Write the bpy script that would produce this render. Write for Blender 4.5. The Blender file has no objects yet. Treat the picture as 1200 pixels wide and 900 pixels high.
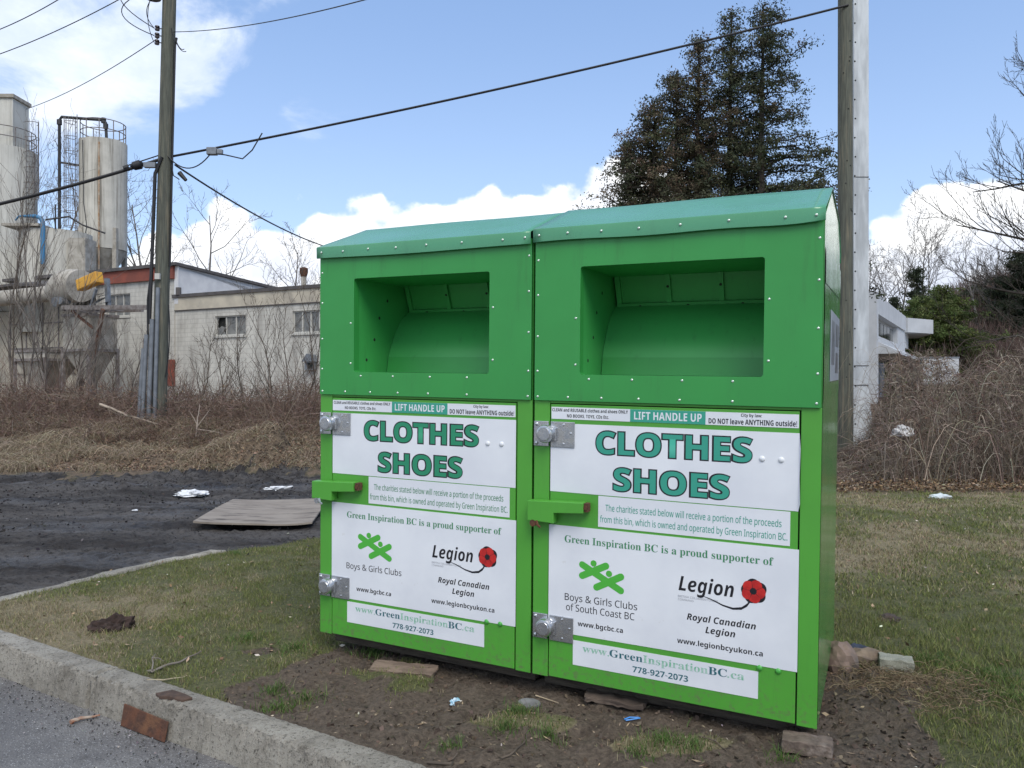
import bpy, math, random
import numpy as np
from mathutils import Vector, Matrix, noise as mnoise
R_ = math.radians
rnd = random.Random(7)
col = bpy.context.scene.collection
scene = bpy.context.scene

# ------------------------------------------------------------ camera, sky, sun
cam_d = bpy.data.cameras.new('camera'); cam = bpy.data.objects.new('camera', cam_d)
col.objects.link(cam); scene.camera = cam
EYE = 1.45
cam.location = (0, 0, EYE); cam.rotation_euler = (R_(90), 0, 0)
cam_d.sensor_width = 36; cam_d.lens = 27.0; cam_d.clip_start = .05; cam_d.clip_end = 6000

SUN_EL, SUN_AZ = 50, 163        # azimuth measured clockwise from +Y (camera direction)
SKY_STR, SUN_STR = 0.12, 1.15
scene.view_settings.view_transform = 'Standard'
scene.view_settings.look = 'None'
scene.view_settings.exposure = 1.26
scene.view_settings.gamma = 1.0
scene.view_settings.use_curve_mapping = False

world = bpy.data.worlds.new('World'); scene.world = world; world.use_nodes = True


class NT:
    """small helper to write node trees"""
    def __init__(s, tree): s.t = tree; s.n = tree.nodes; s.l = tree.links
    def node(s, typ, **kw):
        n = s.n.new(typ)
        for k, v in kw.items(): setattr(n, k, v)
        return n
    def link(s, a, b): s.l.new(a, b)
    def val(s, sock, v):
        if hasattr(v, 'is_linked') or isinstance(v, bpy.types.NodeSocket): s.l.new(v, sock)
        else: sock.default_value = v
    def math(s, op, a, b=0.0, c=0.0, clamp=False):
        n = s.node('ShaderNodeMath', operation=op, use_clamp=clamp)
        s.val(n.inputs[0], a); s.val(n.inputs[1], b)
        if len(n.inputs) > 2: s.val(n.inputs[2], c)
        return n.outputs[0]
    def noise(s, vec, scale, detail=5, rough=.55, dim='3D', out=0, dist=0.0):
        n = s.node('ShaderNodeTexNoise', noise_dimensions=dim)
        if vec is not None: s.l.new(vec, n.inputs['Vector'])
        n.inputs['Scale'].default_value = scale; n.inputs['Detail'].default_value = detail
        n.inputs['Roughness'].default_value = rough; n.inputs['Distortion'].default_value = dist
        return n.outputs[out]
    def ramp(s, fac, lo, hi, smooth=True):
        n = s.node('ShaderNodeMapRange', interpolation_type='SMOOTHSTEP' if smooth else 'LINEAR')
        s.val(n.inputs[0], fac); s.val(n.inputs[1], lo); s.val(n.inputs[2], hi)
        return n.outputs[0]
    def mix(s, fac, a, b, mode='MIX'):
        n = s.node('ShaderNodeMix', data_type='RGBA', blend_type=mode)
        s.val(n.inputs[0], fac)
        for k, v in ((6, a), (7, b)):
            if isinstance(v, bpy.types.NodeSocket): s.l.new(v, n.inputs[k])
            else: n.inputs[k].default_value = (*v[:3], 1)
        return n.outputs[2]


def build_world():
    t = NT(world.node_tree); t.n.clear()
    sky = t.node('ShaderNodeTexSky', sky_type='NISHITA')
    sky.sun_disc = False; sky.sun_elevation = R_(SUN_EL); sky.sun_rotation = R_(SUN_AZ)
    sky.altitude = 50; sky.air_density = 1.0; sky.dust_density = 0.6; sky.ozone_density = 1.6
    tc = t.node('ShaderNodeTexCoord')
    nrm = t.node('ShaderNodeVectorMath', operation='NORMALIZE'); t.link(tc.outputs['Generated'], nrm.inputs[0])
    v = nrm.outputs[0]
    sp = t.node('ShaderNodeSeparateXYZ'); t.link(v, sp.inputs[0])
    az = t.math('ARCTAN2', sp.outputs[0], sp.outputs[1])           # radians, 0 at +Y, + to +X
    el = t.math('ARCSINE', sp.outputs[2])
    # top of the cumulus bank by compass direction
    fc = t.node('ShaderNodeFloatCurve')
    azn = t.math('MULTIPLY_ADD', az, 1 / 1.6, .5, clamp=True)
    t.link(azn, fc.inputs['Value'])
    pts = [(-.80, .09), (-.62, .07), (-.50, .085), (-.44, .165), (-.37, .205), (-.27, .215), (-.22, .228), (-.14, .240), (-.04, .245),
           (.03, .238), (.08, .252), (.14, .285), (.22, .25), (.33, .16), (.41, .18), (.45, .20), (.52, .225), (.56, .235), (.61, .215), (.70, .17), (.80, .12)]
    c = fc.mapping.curves[0]
    while len(c.points) > 2: c.points.remove(c.points[1])
    c.points[0].location = (0, pts[0][1]); c.points[1].location = (1, pts[-1][1])
    for a, e in pts[1:-1]: c.points.new(a / 1.6 + .5, e)
    fc.mapping.update()
    top = fc.outputs[0]
    mp = t.node('ShaderNodeMapping'); mp.inputs['Scale'].default_value = (1, 1, 1.25); t.link(v, mp.inputs[0])
    n1 = t.noise(mp.outputs[0], 9, 8, .52)
    n2 = t.noise(mp.outputs[0], 30, 6, .55)
    vor = t.node('ShaderNodeTexVoronoi', feature='SMOOTH_F1'); vor.inputs['Scale'].default_value = 22
    vor.inputs['Smoothness'].default_value = .35
    wv = t.node('ShaderNodeVectorMath', operation='ADD')
    nz = t.node('ShaderNodeTexNoise'); nz.inputs['Scale'].default_value = 20; nz.inputs['Detail'].default_value = 4; t.link(v, nz.inputs['Vector'])
    nsc = t.node('ShaderNodeVectorMath', operation='SCALE'); t.link(nz.outputs['Color'], nsc.inputs[0]); nsc.inputs['Scale'].default_value = .05
    t.link(mp.outputs[0], wv.inputs[0]); t.link(nsc.outputs[0], wv.inputs[1]); t.link(wv.outputs[0], vor.inputs['Vector'])
    bil = t.math('SUBTRACT', .5, vor.outputs['Distance'])
    edge = t.math('SUBTRACT', top, el)
    edge = t.math('MULTIPLY_ADD', t.math('SUBTRACT', n1, .5), .085, edge)
    edge = t.math('MULTIPLY_ADD', t.math('SUBTRACT', n2, .5), .035, edge)
    edge = t.math('MULTIPLY_ADD', bil, .045, edge)
    cum = t.ramp(edge, 0.0, .016)
    # cumulus shade: bright heads, greyer folds and base
    n3 = t.noise(wv.outputs[0], 11, 8, .6)
    sh = t.ramp(t.math('MULTIPLY_ADD', bil, .5, n3), .38, .78)
    depth = t.ramp(edge, .0, .12)
    sh = t.math('ADD', sh, t.math('MULTIPLY', t.math('SUBTRACT', 1, depth), .55), clamp=True)
    cumc = t.mix(sh, (2.9, 3.15, 3.7), (4.7, 4.75, 4.8))
    # soft high cloud to the left
    mp2 = t.node('ShaderNodeMapping'); mp2.inputs['Scale'].default_value = (1, 1, 1.8); mp2.inputs['Location'].default_value = (3.3, .4, .7); t.link(v, mp2.inputs[0])
    n4 = t.noise(mp2.outputs[0], 5.5, 10, .60, dist=.35)
    bias = t.math('SUBTRACT', t.ramp(az, -.19, -.52), 0)
    hb = t.ramp(el, .12, .42)
    w = t.math('ADD', t.math('MULTIPLY', n4, 1.0), t.math('MULTIPLY', t.math('MULTIPLY', bias, hb), .40))
    wis = t.math('MULTIPLY', t.ramp(w, .62, .86), .85)
    wis = t.math('MULTIPLY', wis, t.ramp(az, -.12, -.34))
    n5 = t.noise(mp2.outputs[0], 9, 6, .6)
    wisc = t.mix(t.ramp(n5, .35, .68), (3.1, 3.45, 4.1), (4.1, 4.3, 4.6))
    # pale haze low down
    grad = t.mix(t.ramp(el, .0, .55), (1.85, 2.42, 3.45), (.92, 1.48, 2.65))
    s1 = t.mix(.72, sky.outputs[0], grad)
    s2 = t.mix(wis, s1, wisc)
    s3 = t.mix(cum, s2, cumc)
    bg = t.node('ShaderNodeBackground'); t.link(s3, bg.inputs[0]); bg.inputs[1].default_value = SKY_STR
    out = t.node('ShaderNodeOutputWorld'); t.link(bg.outputs[0], out.inputs[0])
build_world()

sun_d = bpy.data.lights.new('sun', 'SUN'); sun = bpy.data.objects.new('sun', sun_d); col.objects.link(sun)
sun_d.energy = SUN_STR; sun_d.angle = R_(34); sun_d.color = (1, .94, .84)
_a, _e = R_(SUN_AZ), R_(SUN_EL)
to_sun = Vector((math.sin(_a) * math.cos(_e), math.cos(_a) * math.cos(_e), math.sin(_e)))
sun.rotation_euler = to_sun.to_track_quat('Z', 'Y').to_euler(); sun.location = (-10, -10, 30)

# ------------------------------------------------------------ helpers
def at(px, py, Y):
    """point at distance Y seen at (px,py) of the 1200x900 photograph"""
    return Vector(((px - 600) / 900 * Y, Y, EYE - (py - 450) / 900 * Y))
def on_ground(px, py, z=0.0):
    return at(px, py, (EYE - z) * 900 / (py - 450))

def vnoise(x, y, seed=0):
    x = np.asarray(x, float); y = np.asarray(y, float)
    xi = np.floor(x).astype(np.int64); yi = np.floor(y).astype(np.int64)
    fx = x - xi; fy = y - yi
    fx = fx * fx * (3 - 2 * fx); fy = fy * fy * (3 - 2 * fy)
    def h(a, b):
        n = (a * 374761393 + b * 668265263 + seed * 1274126177) & 0xffffffff
        n = ((n ^ (n >> 13)) * 1274126177) & 0xffffffff
        return ((n ^ (n >> 16)) & 0xffff) / 65535.0
    return (h(xi, yi) * (1 - fx) + h(xi + 1, yi) * fx) * (1 - fy) + (h(xi, yi + 1) * (1 - fx) + h(xi + 1, yi + 1) * fx) * fy
def fbm(x, y, scale, octv=4, seed=0):
    s = 0; a = 1; t = 0
    for i in range(octv):
        s = s + a * vnoise(np.asarray(x) * scale + 17.3 * i, np.asarray(y) * scale - 9.1 * i, seed + i); t += a
        a *= .5; scale *= 2.03
    return s / t
def sst(a, b, x):
    t = np.clip((np.asarray(x, float) - a) / (b - a), 0, 1); return t * t * (3 - 2 * t)

def tag(o, label=None, cat=None, group=None, kind=None):
    if label: o['label'] = label
    if cat: o['category'] = cat
    if group: o['group'] = group
    if kind: o['kind'] = kind
    return o
def empty(name, loc=(0, 0, 0), rz=0, label=None, cat=None, group=None, parent=None):
    o = bpy.data.objects.new(name, None); col.objects.link(o)
    o.location = loc; o.rotation_euler = (0, 0, rz); o.empty_display_size = .2
    if parent: o.parent = parent
    return tag(o, label, cat, group)
def copy_tree(o, parent=None):
    c = o.copy(); col.objects.link(c)
    if parent: c.parent = parent
    for ch in o.children: copy_tree(ch, c)
    return c


class MB:
    def __init__(s): s.v = []; s.f = []; s.mi = []; s.c = None
    def add(s, vs, fs, mi=0):
        b = len(s.v); s.v.extend([tuple(p) for p in vs]); s.f.extend([tuple(b + i for i in f) for f in fs]); s.mi.extend([mi] * len(fs)); return s
    def box(s, a, b, mi=0):
        x0, y0, z0 = a; x1, y1, z1 = b
        return s.add([(x0, y0, z0), (x1, y0, z0), (x1, y1, z0), (x0, y1, z0), (x0, y0, z1), (x1, y0, z1), (x1, y1, z1), (x0, y1, z1)],
                     [(0, 3, 2, 1), (4, 5, 6, 7), (0, 1, 5, 4), (1, 2, 6, 5), (2, 3, 7, 6), (3, 0, 4, 7)], mi)
    def bar(s, p, q, w, h=None, mi=0):
        """rectangular bar between two points"""
        h = h or w; p = Vector(p); q = Vector(q); d = (q - p).normalized()
        u = d.cross(Vector((0, 0, 1)))
        if u.length < 1e-3: u = Vector((1, 0, 0))
        u.normalize(); n = d.cross(u)
        vs = []
        for c in (p, q):
            for a, b in ((-1, -1), (1, -1), (1, 1), (-1, 1)): vs.append(c + u * a * w / 2 + n * b * h / 2)
        return s.add(vs, [(0, 1, 2, 3), (7, 6, 5, 4), (0, 4, 5, 1), (1, 5, 6, 2), (2, 6, 7, 3), (3, 7, 4, 0)], mi)
    def tube(s, pts, rad, n=8, cap=True, mi=0):
        pts = [Vector(p) for p in pts]; m = len(pts)
        if not hasattr(rad, '__len__'): rad = [rad] * m
        vs = []; prev = None
        for i, p in enumerate(pts):
            d = (pts[min(i + 1, m - 1)] - pts[max(i - 1, 0)])
            if d.length < 1e-9: d = Vector((0, 0, 1))
            d.normalize()
            if prev is None:
                u = d.cross(Vector((0, 0, 1)))
                if u.length < .05: u = d.cross(Vector((1, 0, 0)))
            else: u = prev - d * prev.dot(d)
            u.normalize(); prev = u; w = d.cross(u)
            for k in range(n):
                a = 2 * math.pi * k / n; vs.append(p + (u * math.cos(a) + w * math.sin(a)) * rad[i])
        fs = []
        for i in range(m - 1):
            for k in range(n):
                k2 = (k + 1) % n; fs.append((i * n + k, i * n + k2, (i + 1) * n + k2, (i + 1) * n + k))
        if cap: fs.append(tuple(range(n - 1, -1, -1))); fs.append(tuple((m - 1) * n + k for k in range(n)))
        return s.add(vs, fs, mi)
    def disc_cyl(s, c, axis, r, h, n=20, mi=0, r2=None):
        c = Vector(c); a = Vector(axis).normalized(); return s.tube([c, c + a * h], [r, r if r2 is None else r2], n, True, mi)
    def dome(s, c, axis, r, h, n=10, mi=0):
        c = Vector(c); a = Vector(axis).normalized()
        return s.tube([c, c + a * h * .5, c + a * h * .87, c + a * h], [r, r * .87, r * .5, r * .08], n, True, mi)
    def prism(s, poly, y0, y1, axes=(0, 2, 1), mi=0):
        """polygon in plane (axes[0],axes[1]) extruded along axes[2] from y0 to y1"""
        n = len(poly); vs = []
        for y in (y0, y1):
            for a, b in poly:
                p = [0, 0, 0]; p[axes[0]] = a; p[axes[1]] = b; p[axes[2]] = y; vs.append(tuple(p))
        fs = [tuple(range(n - 1, -1, -1)), tuple(range(n, 2 * n))] + [(i, (i + 1) % n, n + (i + 1) % n, n + i) for i in range(n)]
        return s.add(vs, fs, mi)
    def build(s, name, mats, parent=None, smooth=False, bevel=0, fixn=True):
        me = bpy.data.meshes.new(name); me.from_pydata(s.v, [], s.f)
        if not isinstance(mats, (list, tuple)): mats = [mats]
        for m in mats: me.materials.append(m)
        if len(mats) > 1: me.polygons.foreach_set('material_index', s.mi)
        me.update()
        if fixn and len(s.f) < 20000:
            import bmesh
            bm = bmesh.new(); bm.from_mesh(me); bmesh.ops.recalc_face_normals(bm, faces=bm.faces); bm.to_mesh(me); bm.free()
        if smooth:
            me.polygons.foreach_set('use_smooth', [True] * len(me.polygons))
            if smooth != 'all': me.set_sharp_from_angle(angle=R_(38))
        o = bpy.data.objects.new(name, me); col.objects.link(o)
        if parent: o.parent = parent
        if bevel:
            b = o.modifiers.new('bevel', 'BEVEL'); b.width = bevel; b.segments = 2; b.limit_method = 'ANGLE'; b.angle_limit = R_(40)
        return o


def np_mesh(name, verts, faces, mats, parent=None, colors=None, smooth=False):
    """verts (N,3); faces (M,k) uniform k; colours per vertex (N,3)"""
    verts = np.ascontiguousarray(verts, np.float32); faces = np.ascontiguousarray(faces, np.int32)
    me = bpy.data.meshes.new(name); k = faces.shape[1]; m = len(faces)
    me.vertices.add(len(verts)); me.vertices.foreach_set('co', verts.ravel())
    me.loops.add(m * k); me.loops.foreach_set('vertex_index', faces.ravel())
    me.polygons.add(m); me.polygons.foreach_set('loop_start', np.arange(m, dtype=np.int32) * k)
    if smooth: me.polygons.foreach_set('use_smooth', np.ones(m, bool))
    me.update(calc_edges=True)
    if colors is not None:
        for nm, c in (colors.items() if isinstance(colors, dict) else {'tint': colors}.items()):
            at_ = me.color_attributes.new(nm, 'FLOAT_COLOR', 'POINT')
            cc = np.ones((len(verts), 4), np.float32); cc[:, :3] = c; at_.data.foreach_set('color', cc.ravel())
    for mm in (mats if isinstance(mats, (list, tuple)) else [mats]): me.materials.append(mm)
    o = bpy.data.objects.new(name, me); col.objects.link(o)
    if parent: o.parent = parent
    return o


# ------------------------------------------------------------ materials
def pmat(name, c1, c2=None, scale=4, rough=.6, rough2=None, bump=0, bscale=40, metal=0, spec=.5, lo=.35, hi=.65, detail=6,
         c3=None, s3=1.2, lo3=.5, hi3=.7, coat=0, stretch=(1, 1, 1), coord='Object'):
    m = bpy.data.materials.new(name); m.use_nodes = True; t = NT(m.node_tree); t.n.clear()
    b = t.node('ShaderNodeBsdfPrincipled'); o = t.node('ShaderNodeOutputMaterial'); t.link(b.outputs[0], o.inputs[0])
    tc = t.node('ShaderNodeTexCoord'); mp = t.node('ShaderNodeMapping'); mp.inputs['Scale'].default_value = stretch
    t.link(tc.outputs[coord], mp.inputs[0]); v = mp.outputs[0]
    if c2 is not None:
        fac = t.ramp(t.noise(v, scale, detail), lo, hi)
        c = t.mix(fac, c1, c2)
        if c3 is not None: c = t.mix(t.ramp(t.noise(v, s3, 7, .62), lo3, hi3), c, c3)
        t.link(c, b.inputs['Base Color'])
        if rough2 is not None: t.link(t.math('MULTIPLY_ADD', fac, rough2 - rough, rough), b.inputs['Roughness'])
        else: b.inputs['Roughness'].default_value = rough
    else:
        b.inputs['Base Color'].default_value = (*c1, 1); b.inputs['Roughness'].default_value = rough
    b.inputs['Metallic'].default_value = metal; b.inputs['Specular IOR Level'].default_value = spec
    if coat: b.inputs['Coat Weight'].default_value = coat; b.inputs['Coat Roughness'].default_value = .08
    if bump:
        bp = t.node('ShaderNodeBump'); bp.inputs['Strength'].default_value = bump; bp.inputs['Distance'].default_value = .01
        t.link(t.noise(v, bscale, 5), bp.inputs['Height']); t.link(bp.outputs[0], b.inputs['Normal'])
    return m

def paint_mat(name, c, dark, rough=.28, wave=.35):
    """painted sheet metal: slight dents, dust, fine scuffs, streaks of dirt"""
    m = bpy.data.materials.new(name); m.use_nodes = True; t = NT(m.node_tree); t.n.clear()
    b = t.node('ShaderNodeBsdfPrincipled'); o = t.node('ShaderNodeOutputMaterial'); t.link(b.outputs[0], o.inputs[0])
    tc = t.node('ShaderNodeTexCoord'); v = tc.outputs['Object']
    mp = t.node('ShaderNodeMapping'); mp.inputs['Scale'].default_value = (7, 7, .8); t.link(v, mp.inputs[0])
    n1 = t.ramp(t.noise(v, 2.2, 6), .3, .75)
    n2 = t.ramp(t.noise(mp.outputs[0], 3.5, 7, .65), .55, .8)
    c1 = t.mix(n1, c, tuple(x * .88 for x in c))
    c2 = t.mix(t.math('MULTIPLY', n2, .35), c1, dark)
    n3 = t.ramp(t.noise(v, 95, 3, .6), .69, .74)
    c3 = t.mix(t.math('MULTIPLY', n3, .35), c2, dark)
    ms = t.node('ShaderNodeMapping'); ms.inputs['Scale'].default_value = (4, 4, 90); ms.inputs['Rotation'].default_value = (0, .5, 0); t.link(v, ms.inputs[0])
    scr = t.math('MULTIPLY', t.ramp(t.noise(ms.outputs[0], 1.0, 3, .5), .70, .73), t.ramp(t.noise(v, 3.1, 3), .55, .65))
    c3 = t.mix(t.math('MULTIPLY', scr, .30), c3, tuple(min(1, x * 1.6 + .05) for x in c))
    sz_ = t.node('ShaderNodeSeparateXYZ'); t.link(v, sz_.inputs[0])
    spl = t.math('MULTIPLY', t.ramp(sz_.outputs[2], .22, .0), t.ramp(t.noise(v, 38, 6, .75), .50, .62))
    c3 = t.mix(t.math('MULTIPLY', spl, .55), c3, (.13, .11, .08))
    t.link(c3, b.inputs['Base Color'])
    t.link(t.math('ADD', t.math('MULTIPLY_ADD', n1, .12, rough), t.math('MULTIPLY', n2, .15)), b.inputs['Roughness'])
    bp = t.node('ShaderNodeBump'); bp.inputs['Strength'].default_value = wave; bp.inputs['Distance'].default_value = .02
    t.link(t.noise(v, 2.6, 2, .4), bp.inputs['Height'])
    bp2 = t.node('ShaderNodeBump'); bp2.inputs['Strength'].default_value = .04; bp2.inputs['Distance'].default_value = .002
    t.link(t.noise(v, 180, 2), bp2.inputs['Height']); t.link(bp.outputs[0], bp2.inputs['Normal'])
    t.link(bp2.outputs[0], b.inputs['Normal'])
    return m

def attr_mat(name, rough=.8, spec=.2, trans=0.0, attr='tint'):
    m = bpy.data.materials.new(name); m.use_nodes = True; t = NT(m.node_tree); t.n.clear()
    b = t.node('ShaderNodeBsdfPrincipled'); o = t.node('ShaderNodeOutputMaterial')
    a = t.node('ShaderNodeAttribute', attribute_name=attr); t.link(a.outputs['Color'], b.inputs['Base Color'])
    b.inputs['Roughness'].default_value = rough; b.inputs['Specular IOR Level'].default_value = spec
    if trans:
        tr = t.node('ShaderNodeBsdfTranslucent'); t.link(a.outputs['Color'], tr.inputs[0])
        mx = t.node('ShaderNodeMixShader'); mx.inputs[0].default_value = trans
        t.link(b.outputs[0], mx.inputs[1]); t.link(tr.outputs[0], mx.inputs[2]); t.link(mx.outputs[0], o.inputs[0])
    else: t.link(b.outputs[0], o.inputs[0])
    return m

M = {}
M['green'] = paint_mat('green_paint', (.078, .325, .038), (.05, .14, .03), .36, .12)
M['panel_green'] = paint_mat('green_sheet', (.034, .275, .056), (.03, .10, .035), .38, .16)
M['inner_green'] = paint_mat('inner_green_paint', (.050, .335, .080), (.03, .10, .035), .34, .10)
M['roof_sky_green'] = paint_mat('roof_sky_teal_paint', (.080, .290, .150), (.05, .16, .10), .22, .12)  # green roof paint with the sky's reflection mixed into its colour as teal
M['side_green'] = paint_mat('side_green_paint', (.050, .26, .050), (.05, .13, .05), .10, .22)
M['sticker'] = pmat('white_vinyl', (.71, .73, .76), (.64, .66, .70), 3, .38, c3=(.50, .49, .46), s3=16, lo3=.66, hi3=.78, spec=.5, bump=.10, bscale=9)
M['txt_black'] = pmat('black_ink', (.010, .010, .014), rough=.4)
M['txt_green'] = pmat('sea_green_ink', (.020, .235, .120), rough=.4)
M['txt_teal'] = pmat('teal_ink', (.035, .30, .215), rough=.4)
M['txt_fade'] = pmat('faded_green_ink', (.16, .42, .27), (.38, .55, .47), 60, .4)
M['txt_slate'] = pmat('slate_ink', (.030, .125, .150), rough=.4)
M['txt_dgreen'] = pmat('dark_green_ink', (.045, .215, .095), rough=.4)
M['txt_grey'] = pmat('grey_ink', (.30, .31, .34), rough=.4)
M['logo_green'] = pmat('leaf_green_ink', (.070, .40, .045), rough=.4)
M['poppy_red'] = pmat('poppy_red_ink', (.52, .022, .018), (.38, .012, .012), 40, .4)
M['steel'] = pmat('brushed_steel', (.62, .63, .65), (.42, .43, .45), 30, .20, .36, bump=.05, bscale=120, metal=.9, stretch=(1, 6, 1))
M['rivet'] = pmat('rivet_head', (.62, .70, .62), rough=.22, metal=.6)
M['white_rivet'] = pmat('white_painted_rivet', (.66, .68, .70), rough=.3)
M['green_rivet'] = pmat('painted_rivet', (.06, .32, .05), rough=.3)
M['rust'] = pmat('rusty_steel', (.115, .045, .022), (.060, .028, .018), 14, .9, bump=.6, bscale=60, c3=(.15, .068, .032), s3=9)
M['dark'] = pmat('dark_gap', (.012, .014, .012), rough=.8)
M['wood_old'] = pmat('old_timber', (.085, .068, .050), (.045, .036, .027), 6, .9, bump=.5, bscale=30, stretch=(1, 8, 8))

def concrete_mat(name, base=(.34, .325, .295), dark=(.15, .14, .125), agg=True, streak=False, rust=False, big=False):
    m = bpy.data.materials.new(name); m.use_nodes = True; t = NT(m.node_tree); t.n.clear()
    b = t.node('ShaderNodeBsdfPrincipled'); o = t.node('ShaderNodeOutputMaterial'); t.link(b.outputs[0], o.inputs[0])
    tc = t.node('ShaderNodeTexCoord'); v = tc.outputs['Object']
    n1 = t.ramp(t.noise(v, .55 if streak else 1.7, 8, .62), .3, .72)
    c = t.mix(t.math('MULTIPLY', n1, .45 if streak else 1.0), base, dark)
    if streak:
        mp = t.node('ShaderNodeMapping'); mp.inputs['Scale'].default_value = (1, 1, .035); t.link(v, mp.inputs[0])
        c = t.mix(t.math('MULTIPLY', t.ramp(t.noise(mp.outputs[0], 4.6, 9, .75), .46, .66), .9), c, dark)
        if rust: c = t.mix(t.math('MULTIPLY', t.ramp(t.noise(mp.outputs[0], 1.9, 8, .7), .62, .72), .35), c, (.26, .16, .08))
    if agg:
        vo = t.node('ShaderNodeTexVoronoi'); vo.inputs['Scale'].default_value = 95; t.link(v, vo.inputs['Vector'])
        sp = t.ramp(vo.outputs['Distance'], .34, .22)
        c = t.mix(t.math('MULTIPLY', sp, .55), c, t.mix(t.ramp(t.noise(v, 60, 2), .4, .6), (.46, .44, .40), (.10, .095, .09)))
    c = t.mix(t.math('MULTIPLY', t.ramp(t.noise(v, 7, 8, .7), .58, .70), .15 if streak else .6), c, tuple(x * .55 for x in dark))
    if big:
        pit = t.ramp(t.noise(v, 62, 6, .8), .54, .62); c = t.mix(t.math('MULTIPLY', pit, .85), c, (.060, .054, .045))
        gr = t.ramp(t.noise(v, 9, 8, .75), .46, .64); c = t.mix(t.math('MULTIPLY', gr, .5), c, (.14, .125, .10))
        lt = t.ramp(t.noise(v, 110, 3, .7), .60, .68); c = t.mix(t.math('MULTIPLY', lt, .6), c, (.46, .44, .39))
    t.link(c, b.inputs['Base Color']); b.inputs['Roughness'].default_value = .9; b.inputs['Specular IOR Level'].default_value = .25
    bp = t.node('ShaderNodeBump'); bp.inputs['Strength'].default_value = 1.0 if big else .55; bp.inputs['Distance'].default_value = .016 if big else .008
    t.link(t.noise(v, 62 if big else 55, 8, .8), bp.inputs['Height']); t.link(bp.outputs[0], b.inputs['Normal'])
    return m
M['kerb'] = concrete_mat('kerb_concrete', (.44, .41, .35), (.25, .23, .195), big=True)
M['silo'] = concrete_mat('silo_concrete', (.54, .52, .46), (.20, .185, .155), False, True, True)
M['silo2'] = concrete_mat('pale_silo_concrete', (.56, .55, .50), (.33, .32, .285), False, True)

def block_mat(name, base, dark):
    """painted concrete blocks, dirt running down; local x along the wall, z up"""
    m = bpy.data.materials.new(name); m.use_nodes = True; t = NT(m.node_tree); t.n.clear()
    b = t.node('ShaderNodeBsdfPrincipled'); o = t.node('ShaderNodeOutputMaterial'); t.link(b.outputs[0], o.inputs[0])
    tc = t.node('ShaderNodeTexCoord'); v = tc.outputs['Object']
    sp = t.node('ShaderNodeSeparateXYZ'); t.link(v, sp.inputs[0]); cb = t.node('ShaderNodeCombineXYZ')
    t.link(sp.outputs[0], cb.inputs[0]); t.link(sp.outputs[2], cb.inputs[1])
    br = t.node('ShaderNodeTexBrick'); t.link(cb.outputs[0], br.inputs['Vector']); br.inputs['Scale'].default_value = 1
    br.inputs['Brick Width'].default_value = .41; br.inputs['Row Height'].default_value = .205; br.inputs['Mortar Size'].default_value = .012
    br.inputs['Color1'].default_value = (*base, 1); br.inputs['Color2'].default_value = (*[x * .93 for x in base], 1)
    br.inputs['Mortar'].default_value = (*[x * .80 for x in base], 1)
    mp = t.node('ShaderNodeMapping'); mp.inputs['Scale'].default_value = (1, 1, .22); t.link(v, mp.inputs[0])
    n1 = t.ramp(t.noise(mp.outputs[0], 1.6, 10, .74), .42, .70)
    c = t.mix(t.math('MULTIPLY', n1, .75), br.outputs[0], dark)
    n2 = t.ramp(t.noise(v, .5, 7, .6), .45, .75)
    c = t.mix(t.math('MULTIPLY', n2, .45), c, dark)
    t.link(c, b.inputs['Base Color']); b.inputs['Roughness'].default_value = .9
    bp = t.node('ShaderNodeBump'); bp.inputs['Strength'].default_value = .5; bp.inputs['Distance'].default_value = .02
    t.link(br.outputs['Fac'], bp.inputs['Height']); bp.invert = True; t.link(bp.outputs[0], b.inputs['Normal'])
    return m
M['block'] = block_mat('painted_block', (.54, .525, .475), (.19, .175, .155))
M['cream'] = pmat('cream_panel', (.52, .47, .37), (.40, .36, .29), 1.2, .8, c3=(.22, .2, .17), s3=.8, lo3=.55, hi3=.75)
M['blue_wall'] = pmat('grey_blue_cladding', (.60, .60, .60), (.52, .52, .53), 2, .75)
M['fascia_red'] = pmat('red_fascia', (.24, .065, .040), (.17, .05, .035), 2, .8)
M['dark_trim'] = pmat('dark_trim', (.06, .055, .055), (.09, .08, .075), 3, .7)
M['glass_old'] = pmat('dusty_glass', (.115, .12, .12), (.20, .20, .19), 3, .25, .5)
M['white_frame'] = pmat('window_frame_paint', (.46, .45, .41), rough=.6)
M['pipe_grey'] = pmat('galvanised_pipe', (.22, .235, .25), (.16, .17, .185), 5, .45, metal=.5)
M['duct'] = pmat('weathered_duct', (.40, .37, .32), (.26, .24, .20), 2.5, .8, c3=(.15, .13, .11), s3=1.5, lo3=.55, hi3=.8)
M['yellow'] = pmat('yellow_paint', (.62, .33, .03), (.50, .25, .03), 3, .55)
M['blue_pipe'] = pmat('blue_pipe_paint', (.035, .16, .30), rough=.5)
M['rail'] = pmat('old_steel_rail', (.22, .20, .19), (.12, .10, .09), 6, .7)
M['black_pipe'] = pmat('dark_pipe', (.025, .025, .028), rough=.6)
M['wire'] = pmat('black_cable', (.010, .010, .012), rough=.6)
M['pole_wood'] = pmat('treated_pole', (.105, .110, .085), (.062, .065, .052), 7, .85, bump=.6, bscale=18, c3=(.17, .15, .105), s3=2.5, stretch=(6, 6, .35))
M['white_office'] = pmat('white_render', (.47, .485, .50), (.41, .425, .44), 1, .7)
M['white_steel'] = pmat('white_post_paint', (.55, .58, .60), (.36, .38, .395), 2.5, .45, c3=(.31, .31, .30), s3=3, lo3=.6, hi3=.9, stretch=(2, 2, .4))
M['office_glass'] = pmat('dark_office_glass', (.02, .025, .03), rough=.12)
M['insulator'] = pmat('glazed_insulator', (.05, .04, .045), rough=.3)
M['transformer'] = pmat('transformer_can', (.10, .105, .11), rough=.5)
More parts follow.
